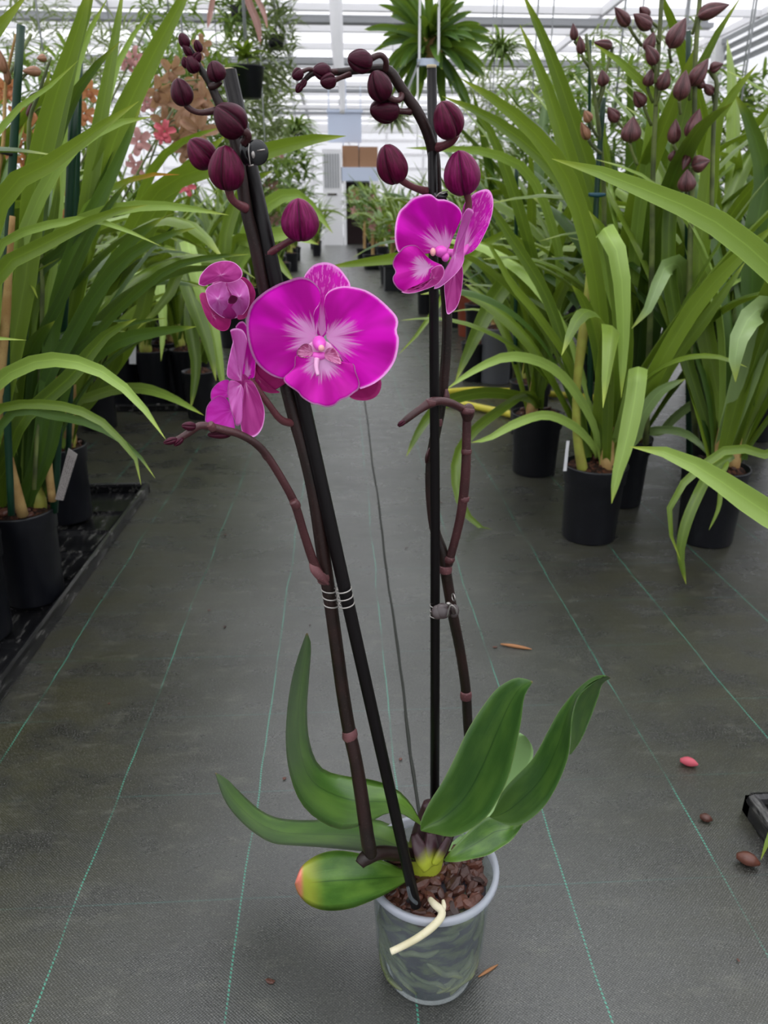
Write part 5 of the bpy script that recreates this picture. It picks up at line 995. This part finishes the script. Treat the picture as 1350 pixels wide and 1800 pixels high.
bloomer('salmon-flowered cymbidium at the far left edge', (-1.19, 1.73), at(55, 60, 1.5), [(46, 222, 1.5, 46), (40, 245, 1.45, 44), (22, 158, 1.5, 42), (6, 160, 1.5, 36), (40, 280, 1.5, 34), (8, 275, 1.5, 30), (34, 195, 1.5, 30)], 'flower_orange')
bloomer('orange and pink bloom beside the cut green stake at the left', (-0.88, 1.95), at(168, 100, 1.85), [(156, 158, 1.8, 36), (148, 200, 1.8, 34), (120, 330, 1.8, 30), (100, 262, 1.85, 26), (110, 380, 1.85, 28), (158, 370, 1.8, 30), (92, 155, 1.85, 28)], 'flower_orange')

# ------------------------------------------------------------ rows of strap-leaved plants going back
tpl = []
for s_ in range(5):
    t = thing('potted_strap_plant', 'template', 'plant', (0, 0, 0)); rr = random.Random(80+s_)
    cpot(t, 0, 0, 0, 0.075, 0.19); fans(t, 0, 0, 0.19, 24, 1.05, rr, 0.25); tpl.append(t)
ORD = ['first', 'second', 'third', 'fourth', 'fifth', 'sixth', 'seventh', 'eighth', 'ninth', 'tenth', 'eleventh', 'twelfth', 'thirteenth', 'fourteenth', 'fifteenth', 'sixteenth', 'seventeenth', 'eighteenth']
used = set(); rr = random.Random(21)
for side, xs in (('left', (-0.72, -1.15, -1.7)), ('right', (0.74, 1.15, 1.65))):
    for ri, x in enumerate(xs):
        y = 3.75 if side == 'left' else 3.3; i = 0
        while y < 30 and i < (15 if ri < 1 else 9):
            t = rr.choice(tpl); label = 'strap-leaved plant in the background %s row, %s beside the aisle, %s from the front' % (side, ('nearest', 'next', 'outermost')[ri], ORD[i])
            loc = (x+rr.uniform(-.06, .06)*(1+y/8), y, 0); sc_ = rr.uniform(0.85, 1.15)*(1+0.03*y)
            if t.name in used: o = copy_tree(t, loc, rr.uniform(0, 6.28), sc_, label)
            else:
                used.add(t.name); o = t; o.location = loc; o.rotation_euler = (0, 0, rr.uniform(0, 6.28)); o.scale = (sc_,)*3; o['label'] = label
            o['group'] = 'strap-leaved plants lining the aisle'
            y *= 1.13+0.05*ri; y += 0.12; i += 1
# ------------------------------------------------------------ loose foliage in the distance
def bush_geo(c, rx, rz, n, L, wd, r, droop=0.6, up=0.3, tangle=False):
    gs = []; c = Vector(c)
    for i in range(n):
        a = r.uniform(0, 6.28); e = r.uniform(-0.4, 1.0)
        st = c+V3(rx*r.uniform(-.5, .5), rx*r.uniform(-.5, .5), rz*r.uniform(-.5, .5)) if tangle else c+V3(r.gauss(0, .1)*rx, r.gauss(0, .1)*rx, r.uniform(-.1, .1)*rz)
        d = V3(math.cos(a), math.sin(a), up+e).normalized(); l = L*r.uniform(0.6, 1.2)
        P = []; p = st.copy()
        for k in range(5):
            P.append(tuple(p)); p = p+d*(l/4); d = (d+V3(0, 0, -droop*0.45)).normalized()
        s2 = wd*r.uniform(0.6, 1.2); V, Fc, U = [], [], []
        sd_ = V3(-math.sin(a+r.uniform(-.6, .6)), math.cos(a), r.uniform(-.3, .3)).normalized()
        for k, q in enumerate(P):
            hw = s2*0.5*(0.5, 1, 1, 0.7, 0.05)[k]; q = Vector(q)
            V += [q-sd_*hw, q+V3(0, 0, -hw*0.35), q+sd_*hw]; U += [(0, k/4), (.5, k/4), (1, k/4)]
        for k in range(4): Fc += [(3*k, 3*k+1, 3*k+4, 3*k+3), (3*k+1, 3*k+2, 3*k+5, 3*k+4)]
        gs.append((V, Fc, U))
    return join(*gs)
br_ = random.Random(99)
def hanging(label, px, py, Y, rxp, ryp, n, Lp, wp, m, basket=True, tangle=True, droop=0.6, up=0.2, name='hanging_plant', group=None, flw=None):
    c = at(px, py, Y); k = m_per_px(c)
    t = thing(name, label, 'plant', (c.x, c.y, c.z), group)
    mk('foliage', bush_geo(c, rxp*2*k, ryp*2*k, n, Lp*k, wp*k, br_, droop, up, tangle), M[m], t)
    top = 5.2; mk('hanging_wire', tube([(c.x, c.y, c.z, 0.004), (c.x, c.y, (c.z+top)/2, 0.004), (c.x, c.y, top, 0.004)], seg=5), M['grey'], t)
    if basket: mk('basket', lathe((c.x, c.y, c.z-ryp*k*0.3), [(0.001, 0), (rxp*k*0.35, 0), (rxp*k*0.45, rxp*k*0.6), (rxp*k*0.4, rxp*k*0.6), (0.001, rxp*k*0.5)], 14), M['pot'], t)
    if flw:
        for i in range(flw[1]):
            q = c+V3(br_.uniform(-1, 1)*rxp*k, br_.uniform(-.3, .3)*rxp*k, br_.uniform(-1, 1)*ryp*k); mk('bloom', cymflower(q, flw[2]*k, M[flw[0]], CAM-q, br_), M[flw[0]], t)
    return t
hanging('pale grey-green tangle of air plants hanging left of the white pipe', 485, 60, 6, 34, 75, 330, 38, 5, 'bg_grey', True)
hanging('lower pale tangle hanging below the air plants left of the aisle', 480, 190, 6.5, 36, 60, 260, 38, 5, 'bg_grey', False)
hanging('spiky grey-green plant hanging just left of the far cabinet', 520, 230, 7.5, 14, 26, 90, 55, 6, 'bg_leaf', True, False, 0.9, 0.3)
hanging('bushy green plant below the spiky one left of the cabinet', 520, 305, 8, 24, 40, 160, 40, 6, 'bg_leaf', False, True)
hanging('mixed foliage hanging at the top centre left', 420, 25, 5, 34, 30, 150, 45, 7, 'bg_leaf', True)
hanging('leafy plant in a black hanging pot behind the left stake', 432, 100, 3.4, 12, 14, 26, 44, 12, 'strap', False, False, 0.5, 0.5)
pb = at(436, 118, 3.4); kk = m_per_px(pb)
t = thing('hanging_pot', 'black ribbed pot hanging right of the left stake top', 'pot', tuple(pb))
mk('pot', lathe((pb.x, pb.y, pb.z-48*kk), [(0.001, 0), (20*kk, 0), (28*kk, 46*kk), (30*kk, 48*kk), (27*kk, 48*kk), (0.001, 40*kk)], 24), M['greypot'] if False else M['pot'], t)
mk('hanging_wire', tube([(pb.x, pb.y, pb.z, 0.003), (pb.x, pb.y, 3.2, 0.003), (pb.x, pb.y, 5.2, 0.003)], seg=5), M['grey'], t)
hanging('hazy grey-green twigs at the top left between the tall leaves', 70, 60, 4.5, 60, 60, 300, 40, 4, 'bg_grey', False)
hanging('fine twiggy foliage behind the second tall left leaf', 200, 110, 4.5, 50, 60, 260, 40, 4, 'bg_grey', False)
hanging('trailing growth behind the tan blooms', 300, 60, 4.2, 50, 60, 260, 45, 5, 'bg_leaf', False)
hanging('pale trailing growth right of the tan blooms', 390, 210, 5, 40, 60, 260, 42, 6, 'bg_grey', False)
hanging('yellow-green trailing growth behind the hair clip', 470, 330, 5.5, 44, 60, 300, 40, 7, 'bg_leaf', False, flw=('flower_palepink', 5, 26))
hanging('grassy dark plant hanging right of the big hanging plant', 880, 95, 6, 14, 20, 130, 75, 5, 'bg_leaf', True, False, 0.9, 0.4)
hanging('pale grassy tangle hanging right of the aisle', 860, 190, 6.5, 40, 55, 240, 45, 4, 'bg_grey', False)
hanging('small spiky plant hanging right of the blue panel', 690, 215, 9, 10, 12, 110, 48, 5, 'bg_grey', True, False, 1.0, 0.4)
hanging('grey-green tangle low right of the aisle behind the upper flower', 860, 300, 6, 55, 50, 320, 40, 6, 'bg_grey', False)
hanging('twiggy pale foliage behind the right budded plants', 1120, 110, 4.5, 80, 50, 300, 45, 4, 'bg_grey', False)
hanging('hazy foliage at the top right between the leaves', 960, 200, 4.8, 50, 70, 300, 45, 5, 'bg_grey', False)
hanging('green foliage at the right edge below the glazing rail', 1300, 165, 3.8, 40, 30, 120, 50, 9, 'bg_leaf', False)
hanging('green foliage behind the right hand leaves', 1180, 260, 3.6, 80, 50, 260, 60, 9, 'bg_leaf', False)
for (px, py, Y, rx, ry, n, m, lab) in ((330, 170, 3.4, 70, 80, 420, 'bg_leaf', 'dense foliage hanging behind the tan blooms'), (90, 190, 3.4, 80, 80, 360, 'bg_leaf', 'dense foliage behind the salmon blooms at the far left'), (1080, 200, 3.2, 100, 80, 420, 'bg_leaf', 'dense foliage hanging behind the budded spikes'), (930, 260, 4.0, 60, 90, 320, 'bg_leaf', 'foliage mass left of the budded spikes'), (1290, 260, 3.2, 70, 70, 260, 'strap', 'foliage mass behind the leaves at the right edge'), (440, 170, 6.0, 40, 120, 360, 'bg_grey', 'long pale curtain of trailing stems left of the aisle')):
    hanging(lab, px, py, Y, rx, ry, n, 60, 7, m, False)
# red-brown strap leaf at the top
t = thing('hanging_red_plant', 'dark red-brown leaves hanging at the top left of the white roof', 'plant', tuple(at(440, 20, 3.6)))
for pts, wd in (([(425, -60, 3.6), (436, 0, 3.55), (452, 40, 3.5), (458, 80, 3.45)], 13), ([(430, -60, 3.6), (448, -10, 3.55), (463, 20, 3.5), (470, 50, 3.45)], 9), ([(380, -30, 3.6), (370, 20, 3.55), (365, 50, 3.5)], 9)): mk('leaf', pxleaf(pts, wd), M['redleaf'], t)
q = at(430, -60, 3.6); mk('hanging_wire', tube([(q.x, q.y, q.z, 0.003), (q.x, q.y, 3.5, 0.003), (q.x, q.y, 5.2, 0.003)], seg=5), M['grey'], t)
# big hanging staghorn-like plant in the centre
c = at(757, 70, 3.8); k = m_per_px(c)
t = thing('hanging_staghorn', 'big dark green leafy plant hanging at the top centre above the right stake', 'plant', tuple(c))
hr = random.Random(44)
for i in range(150):
    a = hr.uniform(0, 6.28); e = hr.uniform(-0.9, 1.3); L = hr.uniform(65, 122)*k; d = V3(math.cos(a)*math.cos(e), math.sin(a)*math.cos(e), math.sin(e)); P = []; p = c+V3(0, 0, -8*k)+d*8*k
    for j in range(6): P.append(tuple(p)); p = p+d*(L/5); d = (d+V3(0, 0, -0.16)).normalized()
    g = ribbon(P, hr.uniform(9, 16)*k, face=V3(math.sin(a), -math.cos(a), 1.2) if hr.random() < 0.4 else None, fold=0.25)
    mk('leaf', g, M['fern'], t)
mk('root_mass', tube([(c.x, c.y, c.z-35*k, 14*k), (c.x, c.y, c.z-10*k, 24*k), (c.x, c.y, c.z+12*k, 12*k)], seg=10), M['tancane'], t)
hg = at(752, 108, 3.6); k = m_per_px(hg)
mk('hanger_bar', obox(hg-V3(18*k, 0, 6*k), V3(38*k, 0, 0), V3(0, 0.03, 0), V3(0, 0, 11*k)), M['blue'], t, smooth=False)
for (x, dx) in ((735, 4), (769, 2)): 
    a = at(x, 104, 3.59); b = at(x+dx, -250, 3.59); mk('hanger_strap', obox(a, V3(4*k, 0, 0), V3(0, 0.004, 0), b-a), M['white'], t, smooth=False)
a = at(735, 108, 3.59); b = at(712, 165, 3.59); mk('hanger_strap', obox(a, V3(4*k, 0, 0), V3(0, 0.004, 0), b-a), M['grey'], t, smooth=False)
a = at(733, 114, 3.59); b = at(732, 260, 3.59); mk('hanger_strap', obox(a, V3(3*k, 0, 0), V3(0, 0.004, 0), b-a), M['white'], t, smooth=False)
# far end of the aisle: door leaf, bench with boxes, blue panel
def pbox(x0, y0, x1, y1, Y, d=0.3):
    a = at(x0, y1, Y); b = at(x1, y0, Y); return box((a.x, Y, a.z), (b.x, Y+d, b.z))
YB = 26.0
t = thing('white_locker', 'tall narrow white slatted locker at the far end of the aisle', 'locker', tuple(at(585, 430, YB)))
a = at(566, 262, YB); b = at(600, 262, YB); mk('body', box((a.x, YB, 0), (b.x, YB+0.6, a.z)), M['white'], t, smooth=False)
for i in range(6): mk('slot', pbox(571+i*4.6, 270, 572.2+i*4.6, 330, YB-0.02, 0.05), M['grey'], t, smooth=False)
mk('handle', pbox(576, 340, 592, 343, YB-0.03, 0.05), M['darkbox'], t, smooth=False)
t = thing('work_bench', 'pale work bench with dark space beneath at the end of the aisle', 'bench', tuple(at(632, 430, YB)))
mk('bench_top', pbox(600, 294, 665, 318, YB, 1.2), M['blue'], t, smooth=False)
a = at(603, 318, YB); b = at(608, 318, YB); mk('leg', box((a.x, YB, 0), (b.x, YB+0.2, a.z)), M['white'], t, smooth=False)
a = at(650, 318, YB); b = at(663, 318, YB); mk('leg', box((a.x, YB, 0), (b.x, YB+0.2, a.z)), M['white'], t, smooth=False)
a = at(604, 318, YB+1); b = at(660, 318, YB+1); mk('under_bench_shade', box((a.x, YB+1, 0), (b.x, YB+1.1, a.z)), M['darkbox'], t, smooth=False)  # dark sheet standing for the shade beneath the bench
mk('shelf', pbox(600, 352, 660, 357, YB+0.1, 0.8), M['white'], t, smooth=False)
for i, (x0, y0, x1, y1, lab) in enumerate(((602, 256, 630, 294, 'left brown cardboard box standing on the far bench'), (632, 258, 664, 294, 'right brown cardboard box standing on the far bench'), (613, 331, 631, 352, 'brown cardboard box on the shelf under the far bench'))):
    o = mk('cardboard_box', pbox(x0, y0, x1, y1, YB+0.15, 0.6), M['card'], smooth=False); tag(o, lab, 'box')
o = mk('blue_panel', join(pbox(577, 196, 635, 250, YB+0.5, 0.1), pbox(574, 192, 638, 197, YB+0.45, 0.2), pbox(603, 250, 604.5, 296, YB+0.5, 0.06), pbox(630, 250, 631.5, 296, YB+0.5, 0.06), pbox(577, 150, 578, 194, YB+0.5, 0.04), pbox(633, 150, 634, 194, YB+0.5, 0.04), box((at(606,100,YB).x, YB+0.5, at(606,194,YB).z), (at(606,100,YB).x+.03, YB+0.53, 5.22))), M['blue'], smooth=False); tag(o, 'pale blue square panel on the wall above the far bench', 'panel')
# right aisle oddments at three metres
for (pts, lab) in (([(780, 690, 3.0), (830, 686, 2.98), (890, 688, 2.97), (960, 692, 2.95), (1050, 700, 2.9)], 'upper yellow hose lying across the floor on the right'), ([(782, 708, 2.86), (820, 712, 2.82), (850, 718, 2.78), (895, 728, 2.72), (960, 748, 2.6)], 'lower yellow hose curving forward on the floor on the right')):
    P = []
    for (x, y, Y) in pts:
        r = ray(x, y); q = CAM+r*((0.014-CH)/r.z); P.append((q.x, q.y, 0.0145, 0.0135))
    o = mk('garden_hose', tube(P, seg=10), M['hose']); tag(o, lab, 'hose')
def floorpt(px, py): r = ray(px, py); return CAM+r*(-CH/r.z)
for (px, py, r, h, m, lab) in ((835, 668, .07, .17, 'pot', 'dark pot behind the yellow hose'), (870, 672, .075, .24, 'greypot', 'grey pot behind the yellow hose'), (905, 655, .075, .2, 'greypot', 'second grey pot right of the first behind the hose'), (838, 590, .14, .26, 'terracotta', 'orange-brown clay pot further back right of the aisle'), (800, 560, .12, .2, 'terracotta', 'small clay pot behind the turned flower')):
    q = floorpt(px, py); t = thing('plant_pot', lab, 'pot', (q.x, q.y, 0)); cpot(t, q.x, q.y, 0, r, h, m)
q = floorpt(695, 512); t = thing('square_pot', 'black square pot at the edge of the aisle under the clay bloom plants', 'pot', (q.x, q.y, 0))
mk('pot', box((q.x-0.11, q.y, 0), (q.x+0.13, q.y+0.25, 0.25)), M['pot'], t, smooth=False); mk('rim', box((q.x-0.13, q.y-0.02, 0.24), (q.x+0.15, q.y+0.27, 0.27)), M['pot'], t, smooth=False)
for (px, py, Y, n, lab) in ((655, 375, 12, 120, 'yellow-green plant with pale pink blooms right of the bench'), (690, 400, 9, 120, 'bush with rosy blooms above the black square pot'), (640, 352, 15, 90, 'small yellow-green bush beside the bench')):
    c = at(px, py, Y); k = m_per_px(c); t = thing('flowering_bush', lab, 'plant', (c.x, c.y, 0))
    mk('foliage', bush_geo(c, 50*k, 36*k, n, 28*k, 6*k, br_, 0.5, 0.4, True), M['bg_leaf'], t)
    mk('trunk', tube([(c.x, c.y, 0, 0.03), (c.x, c.y, c.z*0.5, 0.025), (c.x, c.y, c.z, 0.02)], seg=6), M['tancane'], t); cpot(t, c.x, c.y, 0, 0.16, 0.22, 'pot', False)
    for i in range(7):
        q = c+V3(br_.uniform(-1, 1)*24*k, -20*k, br_.uniform(-.9, .8)*18*k-(8*k)); mk('bloom', cymflower(q, 14*k, None, CAM-q, br_), M['flower_pink' if 'rosy' in lab else 'flower_palepink'], t)
# ------------------------------------------------------------ debris on the floor
def litter(name, px, py, L, wd, ang, m, lab):
    q = floorpt(px, py); d = V3(math.cos(ang), math.sin(ang), 0)*L/2
    o = mk(name, tube([(*(q-d+V3(0, 0, wd*.5)), wd*.2), (*(q-d*.3+V3(0, 0, wd*.55)), wd*.5), (*(q+d*.4+V3(0, 0, wd*.5)), wd*.45), (*(q+d+V3(0, 0, wd*.4)), wd*.12)], seg=7, n=8), M[m]); tag(o, lab, 'debris')
litter('dry_bract', 907, 1139, .052, .006, -0.35, 'debris', 'tan dry bract lying on the dark floor right of the clip')
litter('fallen_bud', 1210, 1346, .022, .012, -0.4, 'flower_pink', 'small reddish fallen bud on the floor at the right')
litter('bark_crumb', 1240, 1444, .014, .010, -0.4, 'bark', 'dark bark crumb between the fallen bud and the tray')
litter('bark_piece', 1313, 1520, .024, .015, -0.5, 'bark', 'brown bark piece beside the lower right tray')
litter('dry_twig', 858, 1708, .024, .003, 0.5, 'debris', 'tiny pale twig touching the right side of the clear pot')
cr = [(870, 1139, .008), (748, 835, .006), (735, 843, .005), (396, 941, .008), (374, 986, .005), (368, 1074, .006), (395, 1103, .008), (475, 1727, .012), (704, 1336, .007), (675, 1308, .006), (500, 1370, .007), (775, 884, .007), (714, 964, .007), (192, 1238, .006), (180, 1052, .006), (162, 1040, .005), (1297, 1690, .005), (1270, 1180, .004), (732, 842, .006), (545, 1100, .005), (846, 796, .006), (400, 860, .006)]
for i, (px, py, s) in enumerate(cr):
    q = floorpt(px, py); o = put('soil_crumb', chips[i % 9]); o.location = (q.x, q.y, 0.0018); k = s/0.02; o.scale = (k, k, k*0.6); o.rotation_euler = (0, 0, i*1.3)
    tag(o, 'tiny dark crumb of bark lying on the woven floor', 'debris', 'dark crumbs scattered over the floor')
